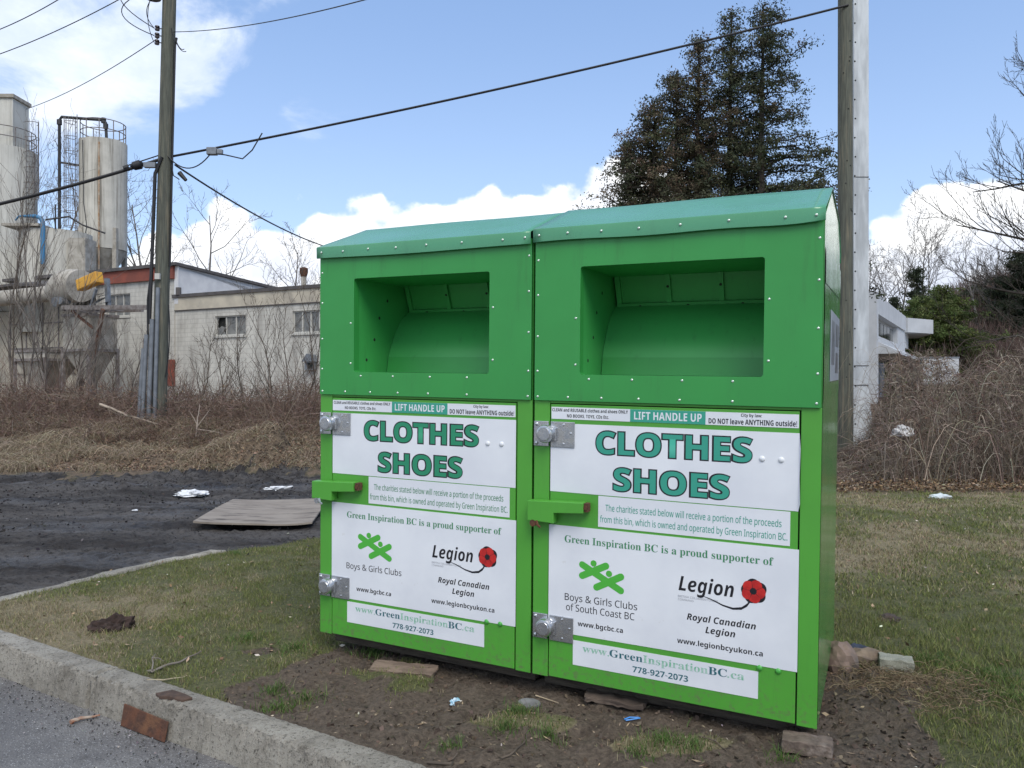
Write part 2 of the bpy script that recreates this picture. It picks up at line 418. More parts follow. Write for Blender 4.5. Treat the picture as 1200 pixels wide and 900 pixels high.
M['bark'] = pmat('brown_bark', (.105, .082, .060), (.060, .047, .036), 8, .9)
M['bark_dark'] = pmat('dark_bark', (.050, .040, .032), (.030, .025, .02), 8, .9)
M['bark_pale'] = pmat('grey_bark', (.20, .175, .15), (.12, .10, .085), 8, .9)
M['bark_far'] = pmat('far_grey_bark', (.165, .15, .14), (.12, .11, .10), 3, .9)
M['tint'] = attr_mat('leafy_tint', .75, .25, .25)
M['tint_solid'] = attr_mat('litter_tint', .9, .15)

# ------------------------------------------------------------ ground
KS = -.601; KN = math.sqrt(1 + KS * KS)
def d_kerb(x, y): return ((y - 4.5) - KS * (x + 3.0)) / KN       # + on the lawn side of the front kerb's back edge
INNER = [(-14, -3.2), (-7.5, 1.2), (-4.6, 3.75), (-3.386, 5.078), (-2.95, 6.0), (-2.454, 6.69), (-1.79, 7.17), (0, 8.3), (1.6, 9.8), (3.2, 10.25), (4.6, 10.35), (7, 10.3), (14, 10.6), (40, 13)]
def inner_y(x): return np.interp(x, [p[0] for p in INNER], [p[1] for p in INNER])
BX0, BX1 = np.array([-1.036, 4.152]), np.array([1.235, 3.05])
bdir = (BX1 - BX0) / np.linalg.norm(BX1 - BX0); bnor = np.array([bdir[1], -bdir[0]])   # towards the road
def bin_frame(x, y):
    rx = x - BX0[0]; ry = y - BX0[1]
    return rx * bdir[0] + ry * bdir[1], rx * bnor[0] + ry * bnor[1]

def zones(x, y):
    n1 = fbm(x, y, 1.3, 4, 3); n2 = fbm(x, y, 5.5, 4, 11); n3 = fbm(x, y, .6, 3, 23)
    iy = inner_y(x) + (n2 - .5) * .10 * (x < -1.9) + (n2 - .5) * .5 * (x >= -1.9)
    lawn_side = y < iy
    far = 12.7 + (n1 - .5) * 2.6 + (n2 - .5) * 1.2 + .10 * (x + 6)
    far = np.where(x > -.5, -1e9, far)
    mud = (~lawn_side) & (y < far)
    bank = (~lawn_side) & (y >= far)
    s, d = bin_frame(x, y)
    dm = sst(-.35, .15, s) * (1 - sst(2.75, 3.15, s)) * sst(-1.35, -.9, d) * (1 - sst(.75, 1.25, d))
    dm2 = np.exp(-(((x - .95) / 1.1) ** 2 + ((y - 3.05) / .55) ** 2))
    dirt = sst(.42, .62, dm * .62 + dm2 * .25 + (n1 - .5) * .55 + (n2 - .5) * .55)
    dirt = np.maximum(dirt, sst(.52, .66, np.exp(-(((x + 1.42) / .30) ** 2 + ((y - 4.22) / .16) ** 2)) * .6 + (n2 - .5) * .5))
    dirt = np.maximum(dirt, sst(.50, .66, np.exp(-(((x - 3.6) / .7) ** 2 + ((y - 7.3) / .12) ** 2)) * .5 + (n2 - .5) * .5) * .6)
    # grassy islands in the bare patch
    isl = np.exp(-(((x - .02) / .30) ** 2 + ((y - 3.30) / .09) ** 2)) + np.exp(-(((x - .62) / .34) ** 2 + ((y - 3.10) / .10) ** 2)) + np.exp(-(((x + .85) / .45) ** 2 + ((y - 4.35) / .12) ** 2))
    dirt = dirt * (1 - sst(.35, .7, isl * 1.0 + (n2 - .5) * .6))
    dry = np.clip(.25 + (n1 - .5) * 1.1 + .55 * (1 - sst(-3.1, -1.9, x)) * (1 - sst(4.9, 5.9, y)) + .30 * sst(5.0, 7.0, y) * (x > 0) - .60 * (1 - sst(3.7, 4.8, y)) * sst(1.2, 2.0, x), 0, 1)
    litter = np.where(x > -.5, sst(-.45, .15, y - iy + (n2 - .5) * .9), 0)
    return dict(mud=mud.astype(float), bank=bank.astype(float), dirt=dirt, dry=dry, litter=litter, lawn=lawn_side, far=far)

def ground_z(x, y, z=None):
    z = z or zones(x, y)
    lump = (fbm(x, y, 3.2, 5, 5) - .5)
    h = lump * .05 * z['lawn'] + (fbm(x, y, 14, 3, 8) - .5) * .012
    fine = fbm(x, y, 9, 4, 31)
    # wet mud: ruts along the lot and clods near its far edge
    rut = np.sin((y * .93 + x * .30) * 4.2 + fbm(x, y, .5, 3, 77) * 9) * .014
    clod = (sst(.52, .80, fbm(x, y, 6.5, 5, 41)) * .085 + sst(.5, .8, fbm(x, y, 17, 3, 43)) * .03) * (sst(9.5, 12.3, y) + .14)
    near_edge = sst(0, .25, y - inner_y(x))
    h = h + z['mud'] * near_edge * (-.035 + rut * 1.3 + clod + (fine - .5) * .05 + (fbm(x, y, 26, 2, 44) - .5) * .03)
    h = h + z['dirt'] * ((fine - .5) * .075 - .012 + sst(.62, .8, fbm(x, y, 21, 2, 45)) * .018 + .05 * np.exp(-(((x - 1.85) / .35) ** 2 + ((y - 3.55) / .35) ** 2)))
    dk = d_kerb(x, y)
    # bank rising to the brush on the left, level to the right
    lift = sst(12.9, 16.6, y) * .66 * (1 - sst(-1.5, 3.0, x)) + sst(18, 45, y) * .45 * sst(-1, 4, x)
    mound = np.exp(-(((x + 4.0) / 1.4) ** 2 + ((y - 13.6) / .7) ** 2)) * (.30 + .35 * sst(.45, .7, fbm(x, y, 1.6, 4, 62))) + (fbm(x, y, 1.1, 4, 61) - .5) * .30 * sst(12.9, 14, y) * (1 - sst(-1, 1, x))
    h = h + lift + mound + z['litter'] * (fine - .5) * .10
    # falls away under kerb and road
    h = np.where(dk < -.04, np.minimum(h, -.19), h)
    h = h * sst(-.02, .12, dk) * (dk >= -.04) + np.where(dk < -.04, h, 0)
    return h

def build_ground():
    def axis(a, b, step, far, ratio=1.12):
        c = list(np.arange(a, b, step)); s = step; lo = []; hi = []; p = c[0]
        while p > -far: s *= ratio; p -= s; lo.append(p)
        s = step; p = c[-1]
        while p < far: s *= ratio; p += s; hi.append(p)
        return np.array(lo[::-1] + c + hi)
    xs = np.concatenate([axis(-6.5, 6.5, .038, 2500)])
    ys1 = list(np.arange(2.3, 6.2, .032)); s = .032; p = ys1[-1]
    while p < 2600:
        s = s * 1.011 if p < 18 else s * 1.12
        p += s; ys1.append(p)
    s = .032; p = 2.3; lo = []
    while p > -300: s *= 1.3; p -= s; lo.append(p)
    ys = np.array(lo[::-1] + ys1)
    X, Y = np.meshgrid(xs, ys)
    z = zones(X, Y); H = ground_z(X, Y, z)
    V = np.stack([X, Y, H], -1).reshape(-1, 3); nx, ny = len(xs), len(ys)
    idx = np.arange(nx * ny).reshape(ny, nx)
    F = np.stack([idx[:-1, :-1], idx[:-1, 1:], idx[1:, 1:], idx[1:, :-1]], -1).reshape(-1, 4)
    c1 = np.stack([z['mud'], z['dirt'], z['dry']], -1).reshape(-1, 3)
    c2 = np.stack([z['bank'], z['litter'], z['lawn'].astype(float)], -1).reshape(-1, 3)
    m = bpy.data.materials.new('ground_mixture'); m.use_nodes = True; t = NT(m.node_tree); t.n.clear()
    b = t.node('ShaderNodeBsdfPrincipled'); o = t.node('ShaderNodeOutputMaterial'); t.link(b.outputs[0], o.inputs[0])
    v = t.node('ShaderNodeTexCoord').outputs['Object']
    a1 = t.node('ShaderNodeAttribute', attribute_name='zone_a'); a2 = t.node('ShaderNodeAttribute', attribute_name='zone_b')
    s1 = t.node('ShaderNodeSeparateColor'); s2 = t.node('ShaderNodeSeparateColor'); t.link(a1.outputs['Color'], s1.inputs[0]); t.link(a2.outputs['Color'], s2.inputs[0])
    nA = t.noise(v, 6, 8, .65); nB = t.noise(v, 45, 6, .7); nC = t.noise(v, 1.1, 6, .6)
    # lawn thatch under the blades
    green = t.mix(t.ramp(nB, .35, .65), (.085, .090, .040), (.145, .145, .066))
    straw = t.mix(t.ramp(nB, .35, .65), (.19, .16, .095), (.30, .25, .155))
    lawn = t.mix(t.ramp(t.math('ADD', s1.outputs[2], t.math('MULTIPLY', t.math('SUBTRACT', nA, .5), .9)), .30, .72), green, straw)
    dirt = t.mix(t.ramp(nB, .3, .7), (.078, .060, .045), (.165, .130, .098))
    dirt = t.mix(t.ramp(nA, .56, .72), dirt, (.048, .036, .028))
    c = t.mix(t.ramp(t.math('ADD', s1.outputs[1], t.math('MULTIPLY', t.math('SUBTRACT', nB, .5), .5)), .4, .6), lawn, dirt)
    # wet black mud over old asphalt
    mpm = t.node('ShaderNodeMapping'); mpm.inputs['Scale'].default_value = (.35, 1.3, 1); mpm.inputs['Rotation'].default_value = (0, 0, .32); t.link(v, mpm.inputs[0])
    nM = t.noise(mpm.outputs[0], 1.6, 9, .66)
    mud = t.mix(t.ramp(nM, .38, .62), (.032, .028, .026), (.098, .090, .084))
    mud = t.mix(t.ramp(t.noise(v, 22, 8, .75), .50, .64), mud, (.014, .013, .013))
    mud = t.mix(t.ramp(nA, .60, .75), mud, (.060, .050, .040))
    vo = t.node('ShaderNodeTexVoronoi'); vo.inputs['Scale'].default_value = 34; t.link(v, vo.inputs['Vector'])
    peb = t.math('MULTIPLY', t.ramp(vo.outputs['Distance'], .22, .12), t.ramp(t.noise(v, 9, 2), .55, .62))
    mud = t.mix(t.math('MULTIPLY', peb, .5), mud, (.16, .155, .15))
    c = t.mix(s1.outputs[0], c, mud)
    leaf = t.mix(t.ramp(nB, .3, .7), (.10, .072, .05), (.22, .165, .11))
    leaf = t.mix(t.ramp(nA, .46, .66), leaf, (.060, .046, .034))
    c = t.mix(s2.outputs[0], c, leaf); c = t.mix(s2.outputs[1], c, leaf)
    t.link(c, b.inputs['Base Color'])
    wet = t.ramp(t.noise(mpm.outputs[0], 1.1, 5, .6), .50, .62)
    rg = t.math('MULTIPLY_ADD', t.math('MULTIPLY', wet, s1.outputs[0]), -.52, .92)
    t.link(rg, b.inputs['Roughness']); b.inputs['Specular IOR Level'].default_value = .28
    bp = t.node('ShaderNodeBump'); bp.inputs['Strength'].default_value = 1.0; bp.inputs['Distance'].default_value = .03
    t.link(t.math('ADD', nB, t.math('MULTIPLY', nA, .8)), bp.inputs['Height']); t.link(bp.outputs[0], b.inputs['Normal'])
    g = np_mesh('ground', V, F, m, colors={'zone_a': c1, 'zone_b': c2}, smooth=True)
    tag(g, kind='structure')
build_ground()

def build_road():
    m = bpy.data.materials.new('asphalt'); m.use_nodes = True; t = NT(m.node_tree); t.n.clear()
    b = t.node('ShaderNodeBsdfPrincipled'); o = t.node('ShaderNodeOutputMaterial'); t.link(b.outputs[0], o.inputs[0])
    v = t.node('ShaderNodeTexCoord').outputs['Object']
    n = t.noise(v, 2.2, 8, .65); vo = t.node('ShaderNodeTexVoronoi'); vo.inputs['Scale'].default_value = 115; t.link(v, vo.inputs['Vector'])
    c = t.mix(t.ramp(n, .32, .68), (.105, .102, .102), (.165, .160, .155))
    sc = t.node('ShaderNodeSeparateColor'); t.link(vo.outputs['Color'], sc.inputs[0])
    c = t.mix(t.math('MULTIPLY', t.ramp(vo.outputs['Distance'], .38, .2), .65), c, t.mix(t.ramp(sc.outputs[0], .35, .8), (.045, .045, .045), (.42, .42, .42)))
    c = t.mix(t.math('MULTIPLY', t.ramp(t.noise(v, 18, 5, .7), .55, .7), .5), c, (.05, .047, .045))
    t.link(c, b.inputs['Base Color']); b.inputs['Roughness'].default_value = .82
    bp = t.node('ShaderNodeBump'); bp.inputs['Strength'].default_value = .8; bp.inputs['Distance'].default_value = .005
    t.link(t.math('ADD', t.math('MULTIPLY', vo.outputs['Distance'], -1.0), t.noise(v, 60, 4)), bp.inputs['Height']); t.link(bp.outputs[0], b.inputs['Normal'])
    d = Vector((1, KS, 0)).normalized(); n_ = Vector((KS, -1, 0)).normalized()
    o0 = Vector((-3.0, 4.5, 0)); N = 60; L = 40; rows = 22
    V = []; F = []
    for j in range(rows):
        off = .13 + 12 * (j / (rows - 1)) ** 2
        for i in range(N):
            p = o0 + d * (-L + 2 * L * i / (N - 1)) + n_ * off
            V.append((p.x, p.y, -.152 - .01 * min(off, 3)))
    for j in range(rows - 1):
        for i in range(N - 1): a = j * N + i; F.append((a, a + 1, a + N + 1, a + N))
    tag(np_mesh('road', V, F, m), kind='structure')
build_road()

def kerb_run(name, p0, d, n_, L0, L1, width, face, ztop, zbot, step, rough, mat, gap=None):
    """cast kerb with worn uneven arris; n_ points away from the lawn"""
    K = int((L1 - L0) / step) + 1
    prof = [(-.004, zbot), (-.004, ztop - .004), (.010, ztop), (width * .35, ztop + .001), (width * .7, ztop + .001), (width - .010, ztop), (width - .003, ztop - .007), (width + .002, ztop - .03), (width + face * .5, ztop - .085), (width + face, zbot)]
    V = []
    for i in range(K):
        s = L0 + (L1 - L0) * i / (K - 1)
        for k, (a, z) in enumerate(prof):
            q = p0 + d * s + n_ * a
            amp = rough * (3.0 if k in (5, 6) else 1.7 if k > 6 else .9)
            dn = (mnoise.fractal(Vector((s * 34 + k * .7, k * .55, 3)), .7, 2, 5)) * amp
            dz = (mnoise.fractal(Vector((s * 30 + 40, k * .6, 9)), .7, 2, 5)) * amp * (.8 if 0 < k < 8 else 0)
            if gap is not None:
                for gs in gap:
                    w = math.exp(-((s - gs - .02 * math.sin(k * 1.3)) / .010) ** 2)
                    if k > 0: dn -= w * .022; dz -= w * .022 * (k < 7)
            V.append((q.x + n_.x * dn, q.y + n_.y * dn, z + dz))
    P = len(prof); F = []
    for i in range(K - 1):
        for k in range(P - 1):
            a = i * P + k; F.append((a, a + 1, a + P + 1, a + P))
    o = np_mesh(name, V, F, mat, smooth=True); o.data.set_sharp_from_angle(angle=R_(32)); return o
d = Vector((1, KS, 0)).normalized(); n_ = Vector((KS, -1, 0)).normalized()
k1 = kerb_run('kerb', Vector((-3.0, 4.5, 0)), d, n_, -6, 9, .130, .022, .012, -.2, .008, .0045, M['kerb'], gap=[1.16, 4.2, -1.9])
tag(k1, kind='structure')
# thin inner kerb along the mud lot, ending in a point
def inner_kerb():
    pts = [(-7.5, 1.2), (-5.4, 3.0), (-4.2, 4.2), (-3.386, 5.078), (-3.12, 5.58), (-2.92, 6.02), (-2.70, 6.36), (-2.47, 6.64)]
    fine = []
    for i in range(len(pts) - 1):
        for k in range(24):
            u = k / 24; fine.append((pts[i][0] * (1 - u) + pts[i + 1][0] * u, pts[i][1] * (1 - u) + pts[i + 1][1] * u))
    fine.append(pts[-1])
    # smooth
    F2 = fine[:]
    for _ in range(30): F2 = [F2[0]] + [((F2[i - 1][0] + F2[i][0] * 2 + F2[i + 1][0]) / 4, (F2[i - 1][1] + F2[i][1] * 2 + F2[i + 1][1]) / 4) for i in range(1, len(F2) - 1)] + [F2[-1]]
    V = []; prof = [(0, -.12), (0, .012), (.015, .022), (.075, .020), (.09, .008), (.105, -.12)]
    for i, p in enumerate(F2):
        a = Vector((*F2[max(i - 1, 0)], 0)); b = Vector((*F2[min(i + 1, len(F2) - 1)], 0)); dd = (b - a).normalized(); nn = Vector((-dd.y, dd.x, 0))
        endf = min(1, (len(F2) - 1 - i) / 6)
        for k, (w, z) in enumerate(prof):
            j = mnoise.fractal(Vector((p[0] * 9, p[1] * 9, k * .5)), 1, 2, 4) * .007
            q = Vector((*p, 0)) + nn * (w * (.35 + .65 * endf) + j); V.append((q.x, q.y, z * (.4 + .6 * endf if z > 0 else 1) + j))
    P = len(prof); F = [(i * P + k, i * P + k + 1, (i + 1) * P + k + 1, (i + 1) * P + k) for i in range(len(F2) - 1) for k in range(P - 1)]
    tag(np_mesh('inner_kerb', V, F, M['kerb'], smooth=True), kind='structure')
inner_kerb()

# ------------------------------------------------------------ donation bins
BR = Matrix(((0.90111993, 0.43349602, 0.00800465), (-0.43326055, 0.90102079, -0.0211385), (-0.01637581, 0.01558022, 0.99974451)))
BO = Vector((-1.03557751, 4.15183943, -1.33820525 + EYE))
BW, BD = 1.245, 1.2
ROOF = [(-.034, 2.062), (.40, 2.228), (1.00, 2.19), (BD + .025, 2.05)]

def load_face():
    """the humanist sans that ships inside Blender (it also holds bold, bold italic and bold serif letters)"""
    import os
    try:
        base = bpy.utils.system_resource('DATAFILES', path='fonts')
        p = os.path.join(base, 'NotoSansMath-Regular.woff2')
        if os.path.exists(p): return bpy.data.fonts.load(p)
    except Exception: pass
    return None
FACE = load_face()
CAP = .48 if FACE else .729
STYLE = {'b': (0x1D5D4, 0x1D5EE, 0x1D7EC), 'i': (0x1D63C, 0x1D656, 0x1D7EC), 's': (0x1D400, 0x1D41A, 0x1D7CE)}
def styled(body, face):
    if FACE is None or face not in STYLE: return body
    U, L, D = STYLE[face]
    return ''.join(chr(U + ord(c) - 65) if 'A' <= c <= 'Z' else chr(L + ord(c) - 97) if 'a' <= c <= 'z' else chr(D + ord(c) - 48) if '0' <= c <= '9' else c for c in body)
def font_curve(body, face, offset=0):
    cu = bpy.data.curves.new('lettering', 'FONT'); cu.body = styled(body, face); cu.size = 1.0; cu.resolution_u = 3; cu.fill_mode = 'FRONT'
    if FACE: cu.font = FACE
    elif face in STYLE: offset += .012
    cu.offset = offset
    ob = bpy.data.objects.new('lettering', cu); col.objects.link(ob); return cu, ob
def text_width(body, face):
    cu, ob = font_curve(body, face); bpy.context.view_layer.update(); w = ob.dimensions.x
    bpy.data.objects.remove(ob); bpy.data.curves.remove(cu); return w
def text_mesh(name, body, x0, x1, zmid, h, mat, y, parent, face='r', bold=0, grow=0, shear=0):
    """flat lettering in the local x-z plane, fitted to x0..x1, cap height h centred on zmid"""
    cu, ob = font_curve(body, face, bold + grow)
    dg = bpy.context.evaluated_depsgraph_get(); dg.update()
    me = bpy.data.meshes.new_from_object(ob.evaluated_get(dg)); bpy.data.objects.remove(ob); bpy.data.curves.remove(cu)
    n = len(me.vertices); co = np.empty(n * 3, np.float32); me.vertices.foreach_get('co', co); co = co.reshape(-1, 3)
    xa, xb = co[:, 0].min() + grow, co[:, 0].max() - grow
    sx = (x1 - x0) / (xb - xa); sz = h / CAP; out = np.empty_like(co)
    out[:, 0] = x0 + (co[:, 0] - xa) * sx; out[:, 1] = y; out[:, 2] = zmid + (co[:, 1] - CAP / 2) * sz
    me.vertices.foreach_set('co', out.ravel()); me.materials.clear(); me.materials.append(mat); me.update(); me.name = name
    o = bpy.data.objects.new(name, me); col.objects.link(o); o.parent = parent
    return o
def slab_text(name, runs, x0, x1, zmid, h, y, parent, bold=0.0):
    bar = text_width('||', 's'); w = [text_width('|' + r[0] + '|', 's') - bar for r in runs]; sx = (x1 - x0) / sum(w); cur = x0
    for (txt, mat), a in zip(runs, w):
        lead = (text_width('|' + txt[:len(txt) - len(txt.lstrip(' '))] + '|', 's') - bar) if txt[0] == ' ' else 0
        text_mesh(name, txt.strip(' '), cur + (lead + .012) * sx, cur + (a - .012) * sx, zmid, h, mat, y, parent, 's', bold)
        cur += a * sx

_dome = {}
def rivets(name, spots, r, h, n, mat, parent, axis=(0, -1, 0)):
    """each head an object of its own, sharing one mesh"""
    key = (r, h, n, mat.name, tuple(axis))
    if key not in _dome:
        m = MB(); m.dome((0, 0, 0), axis, r, h, n); o = m.build(name, mat, parent, smooth=True); _dome[key] = o.data
        o.location = spots[0]; spots = spots[1:]
    for p in spots:
        o = bpy.data.objects.new(name, _dome[key]); col.objects.link(o); o.parent = parent; o.location = p

def rounded_opening(x0, x1, z0, z1, r, n=4):
    pts = []
    for cx, cz, a0 in ((x1 - r, z0 + r, -90), (x1 - r, z1 - r, 0), (x0 + r, z1 - r, 90), (x0 + r, z0 + r, 180)):
        for k in range(n + 1): a = R_(a0 + 90 * k / n); pts.append((cx + r * math.cos(a), cz + r * math.sin(a)))
    return pts     # starts bottom-right, counter-clockwise seen from the front

def poly_ring(mb, outer, inner, y):
    """flat face with a hole: both loops have the same count"""
    n = len(outer); vs = [(a, y, b) for a, b in outer] + [(a, y, b) for a, b in inner]
    mb.add(vs, [(i, (i + 1) % n, n + (i + 1) % n, n + i) for i in range(n)])

def make_bin(ox, right):
    E_ = empty('donation_bin'); E_.rotation_euler = BR.to_euler(); E_.location = BO + BR @ Vector((ox, 0, 0))
    # ---- shell: sides, back, bottom and front frame
    b = MB(); t = .004
    side = [(0, 0), (0, 2.0), (.0, 2.045), (.40, 2.215), (1.0, 2.178), (BD, 2.045), (BD, 0)]
    for x in (0, BW - t): b.prism(side, x, x + t, axes=(1, 2, 0))
    b.box((t, BD - t, 0), (BW - t, BD, 2.03)); b.box((t, .02, .004), (BW - t, BD - t, .012))
    shell = b.build('shell', M['side_green'], E_)
    f = MB()
    f.box((.0, -.003, 0), (.078, .03, 1.284)); f.box((1.168, -.003, 0), (BW, .03, 1.284)); f.box((.078, -.001, 1.272), (1.168, .03, 1.284))
    f.box((.078, .020, 0), (1.168, .03, 1.272), 1)
    f.build('front_frame', [M['green'], M['dark']], E_, bevel=.002)
    # ---- upper sheet with its rounded mouth
    o_ = rounded_opening(.004, BW - .004, 1.285, 2.035, .004); i_ = rounded_opening(.226, 1.021, 1.405, 1.892, .012)
    u = MB(); poly_ring(u, o_, i_, -.014); poly_ring(u, o_, i_, -.006)
    n = len(o_)
    for L, (ya, yb) in ((o_, (-.014, -.006)), (i_, (-.014, .03))):
        vs = [(a, ya, c) for a, c in L] + [(a, yb, c) for a, c in L]; u.add(vs, [(k, (k + 1) % n, n + (k + 1) % n, n + k) for k in range(n)])
    up = u.build('upper_panel', M['panel_green'], E_)
    rv = MB()
    spots = [(x, 1.302) for x in (.02, .17, .33, .50, .68, .90, 1.225)] + [(.018, z) for z in (1.42, 1.58, 1.77, 1.93)] + [(1.227, z) for z in (1.42, 1.60, 1.79, 1.955)]
    spots += [(x, 1.385) for x in (.27, .47, .69, .90)] + [(.205, 1.45), (.205, 1.66), (1.04, 1.47), (1.04, 1.72)]
    rivets('rivet', [(x, -.014, z) for x, z in spots], .0058, .003, 8, M['rivet'], up)
    # ---- roof with its turned-down lip, dented a little
    r = MB(); xo = .006 if right else -.006
    xa, xb = -.004 + (.004 if right else 0), BW + (.004 if right else -.002)
    nx = 24; V = []; prof = [(-.030, 2.002), (-.034, 2.004), (-.036, 2.058), (-.034, 2.064)] + [(-.034 + .434 * k / 6, 2.064 + .166 * k / 6) for k in range(1, 7)] + [(1.0, 2.19), (BD + .02, 2.06), (BD + .02, 2.0)]
    lift = .008 if right else 0
    for i in range(nx + 1):
        x = xa + (xb - xa) * i / nx
        for k, (yy, zz) in enumerate(prof):
            dn = .004 * mnoise.noise(Vector((x * 2.2 + (5 if right else 0), yy * 3, 1.3))) if 3 < k < 10 else 0
            if right and k < 2: dn += .010 * max(0, (x - 1.02) / .2) ** 2 + .003 * math.sin(x * 9)
            if k < 2 and not right: dn += .003 * math.sin(x * 5 + 2)
            V.append((x, yy, zz + dn + lift))
    P = len(prof); F = [(i * P + k, (i + 1) * P + k, (i + 1) * P + k + 1, i * P + k + 1) for i in range(nx) for k in range(P - 1)]
    r.add(V, F); roof = r.build('roof', M['roof_sky_green'], E_, smooth=True)
    so = roof.modifiers.new('thickness', 'SOLIDIFY'); so.thickness = .003; so.offset = -1
    rr = MB()
    rivets('rivet', [(x, -.0365, 2.036 + lift + rnd.uniform(-.003, .003)) for x in (.03, .17, .33, .50, .68, .88, 1.10, 1.215)], .0062, .004, 8, M['rivet'], roof)
    # rounded hip where the sheet turns over the side
    tr = MB(); e = 0 if not right else BW
    # ---- chute behind the mouth
    c = MB(); xs0, xs1 = .224, 1.023
    c.prism([(.0, 1.400), (0, 1.90), (.62, 1.96), (.62, 1.400)], xs0 - .002, xs0, axes=(1, 2, 0))
    c.prism([(.0, 1.400), (0, 1.90), (.62, 1.96), (.62, 1.400)], xs1, xs1 + .002, axes=(1, 2, 0))
    c.box((xs0, 0, 1.399), (xs1, .31, 1.403)); c.box((xs0, .015, 1.895), (xs1, .47, 1.952)); c.box((xs0, .60, 1.40), (xs1, .604, 1.96))
    c.build('chute', M['inner_green'], E_)
    h = MB()
    rivets('bolt_hole', [(xs0, yy, zz) for yy, zz in ((.10, 1.47), (.17, 1.58), (.215, 1.70), (.29, 1.80))], .009, .0012, 10, M['dark'], E_, (1, 0, 0))
    dpts = [(.285, 1.404), (.300, 1.49), (.322, 1.545), (.350, 1.60), (.385, 1.655), (.425, 1.702), (.48, 1.742), (.55, 1.775)]
    dr = MB(); vs = []
    for yy, zz in dpts: vs += [(xs0 + .002, yy, zz), (xs1 - .002, yy, zz)]
    dr.add(vs, [(2 * k, 2 * k + 1, 2 * k + 3, 2 * k + 2) for k in range(len(dpts) - 1)])
    drum = dr.build('drum', M['inner_green'], E_, smooth=True)
    lp = MB(); lp.add([(xs0 + .004, .281, 1.404), (xs1 - .004, .281, 1.404), (xs1 - .004, .2955, 1.488), (xs0 + .004, .2955, 1.488)], [(0, 1, 2, 3)])
    lpo = lp.build('lip_plate', M['panel_green'], drum)
    # hatch that hangs down at the back: sheet with pressed ribs
    hp = MB(); A = Vector((0, .435, 1.952)); B = Vector((0, .520, 1.742)); dn = (B - A).normalized(); nn = Vector((0, -dn.z, dn.y)); nn = -nn if nn.y > 0 else nn
    def q(x, s, o): p = A + dn * s + nn * o; return (x, p.y, p.z)
    S = (B - A).length; x0h, x1h = xs0 + .012, xs1 - .008
    def slab(xa_, xb_, sa, sb, th):
        vs = [q(xa_, sa, 0), q(xb_, sa, 0), q(xb_, sb, 0), q(xa_, sb, 0), q(xa_, sa, th), q(xb_, sa, th), q(xb_, sb, th), q(xa_, sb, th)]
        hp.add(vs, [(0, 3, 2, 1), (4, 5, 6, 7), (0, 1, 5, 4), (1, 2, 6, 5), (2, 3, 7, 6), (3, 0, 4, 7)])
    slab(x0h, x1h, 0, S, .004); slab(x0h, x1h, S - .03, S, .022)
    for x in (x0h, x0h + .255, x0h + .51, x1h - .025): slab(x, x + .025, 0, S - .031, .020)
    hatch = hp.build('hatch', M['inner_green'], E_)
    hh = MB()
    rivets('bolt_hole', [q(x, s, .0225) for x, s in ((x0h + .12, S - .015), (x0h + .36, S - .015), (x0h + .62, S - .015), (x0h + .267, S * .5), (x0h + .522, S * .5))], .007, .0015, 8, M['dark'], hatch, tuple(nn))
    sn = MB(); vs = [q(.63, .002, .0055), (q(.73, .002, .0055)), q(.73, .045, .0055), q(.63, .045, .0055)]; sn.add(vs, [(0, 1, 2, 3)])
    sn.build('notice_sticker', pmat('notice_paper', (.34, .36, .36), (.18, .19, .19), 60, .5), hatch)
    # ---- door
    D = MB(); D.box((.084, -.006, .006), (1.162, .012, 1.268)); door = D.build('door', M['green'], E_, bevel=.002)
    dx = .010 if right else 0.0
    yS = -.0075
    def sticker(nm, x0, z0, x1, z1, mat=M['sticker'], curl=False):
        s = MB(); s.box((x0, yS, z0), (x1, -.0055, z1)); return s.build(nm, mat, E_)
    yT = yS - .0006
    s = sticker('instruction_sticker', .085 + dx * .3, 1.201, 1.160, 1.256)
    s2 = MB(); s2.box((.462, yS - .0003, 1.2012), (.790, yS + .0002, 1.2558)); s2.build('teal_band', M['txt_teal'], s)
    text_mesh('lettering', 'LIFT HANDLE UP', .480, .774, 1.229, .034, M['sticker'], yT, s, 'b')
    text_mesh('lettering', 'CLEAN and REUSABLE clothes and shoes ONLY', .092, .452, 1.243, .0145, M['txt_black'], yT, s, 'b')
    text_mesh('lettering', 'NO BOOKS, TOYS, CDs Etc.', .165, .365, 1.217, .0145, M['txt_black'], yT, s, 'b')
    text_mesh('lettering', 'City by law:', .935, 1.018, 1.246, .013, M['txt_black'], yT, s, 'b')
    text_mesh('lettering', 'DO NOT leave ANYTHING outside!', .803, 1.153, 1.218, .0215, M['txt_black'], yT, s, 'b', .003)
    s = sticker('clothes_sticker', .085, .867, 1.163, 1.181 if right else 1.188)
    k = .016 if right else 0
    ink = M['txt_teal'] if right else M['txt_green']
    for body, xa_, xb_, zc, hh_ in (('CLOTHES', .291 + k, .964 + k, 1.1025, .097), ('SHOES', .380 + k * .6, .875 + k, .943, .097)):
        text_mesh('letter_outline', body, xa_, xb_, zc, hh_, M['txt_black'], yS - .0004, s, 'b', .010, grow=.024)
        text_mesh('lettering', body, xa_, xb_, zc, hh_, ink, yS - .0009, s, 'b', .006)
    sr = MB()
    rivets('rivet', [(x + (.006 if right else 0), yS, 1.070) for x in (1.015, 1.089)], .0125, .007, 12, M['white_rivet'], s)
    if right:
        sc = MB(); sc.add([(1.163, yS, 1.181), (1.163, yS, .867), (1.170, yS - .012, .90), (1.166, yS - .004, 1.0), (1.169, yS - .009, 1.12)], [(0, 4, 3), (0, 3, 1), (3, 2, 1)])
        sc.build('peeling_edge', M['sticker'], s)
    s = sticker('charity_notice', .319, .724, 1.133, .863)
    nk = M['txt_teal'] if right else M['txt_dgreen']
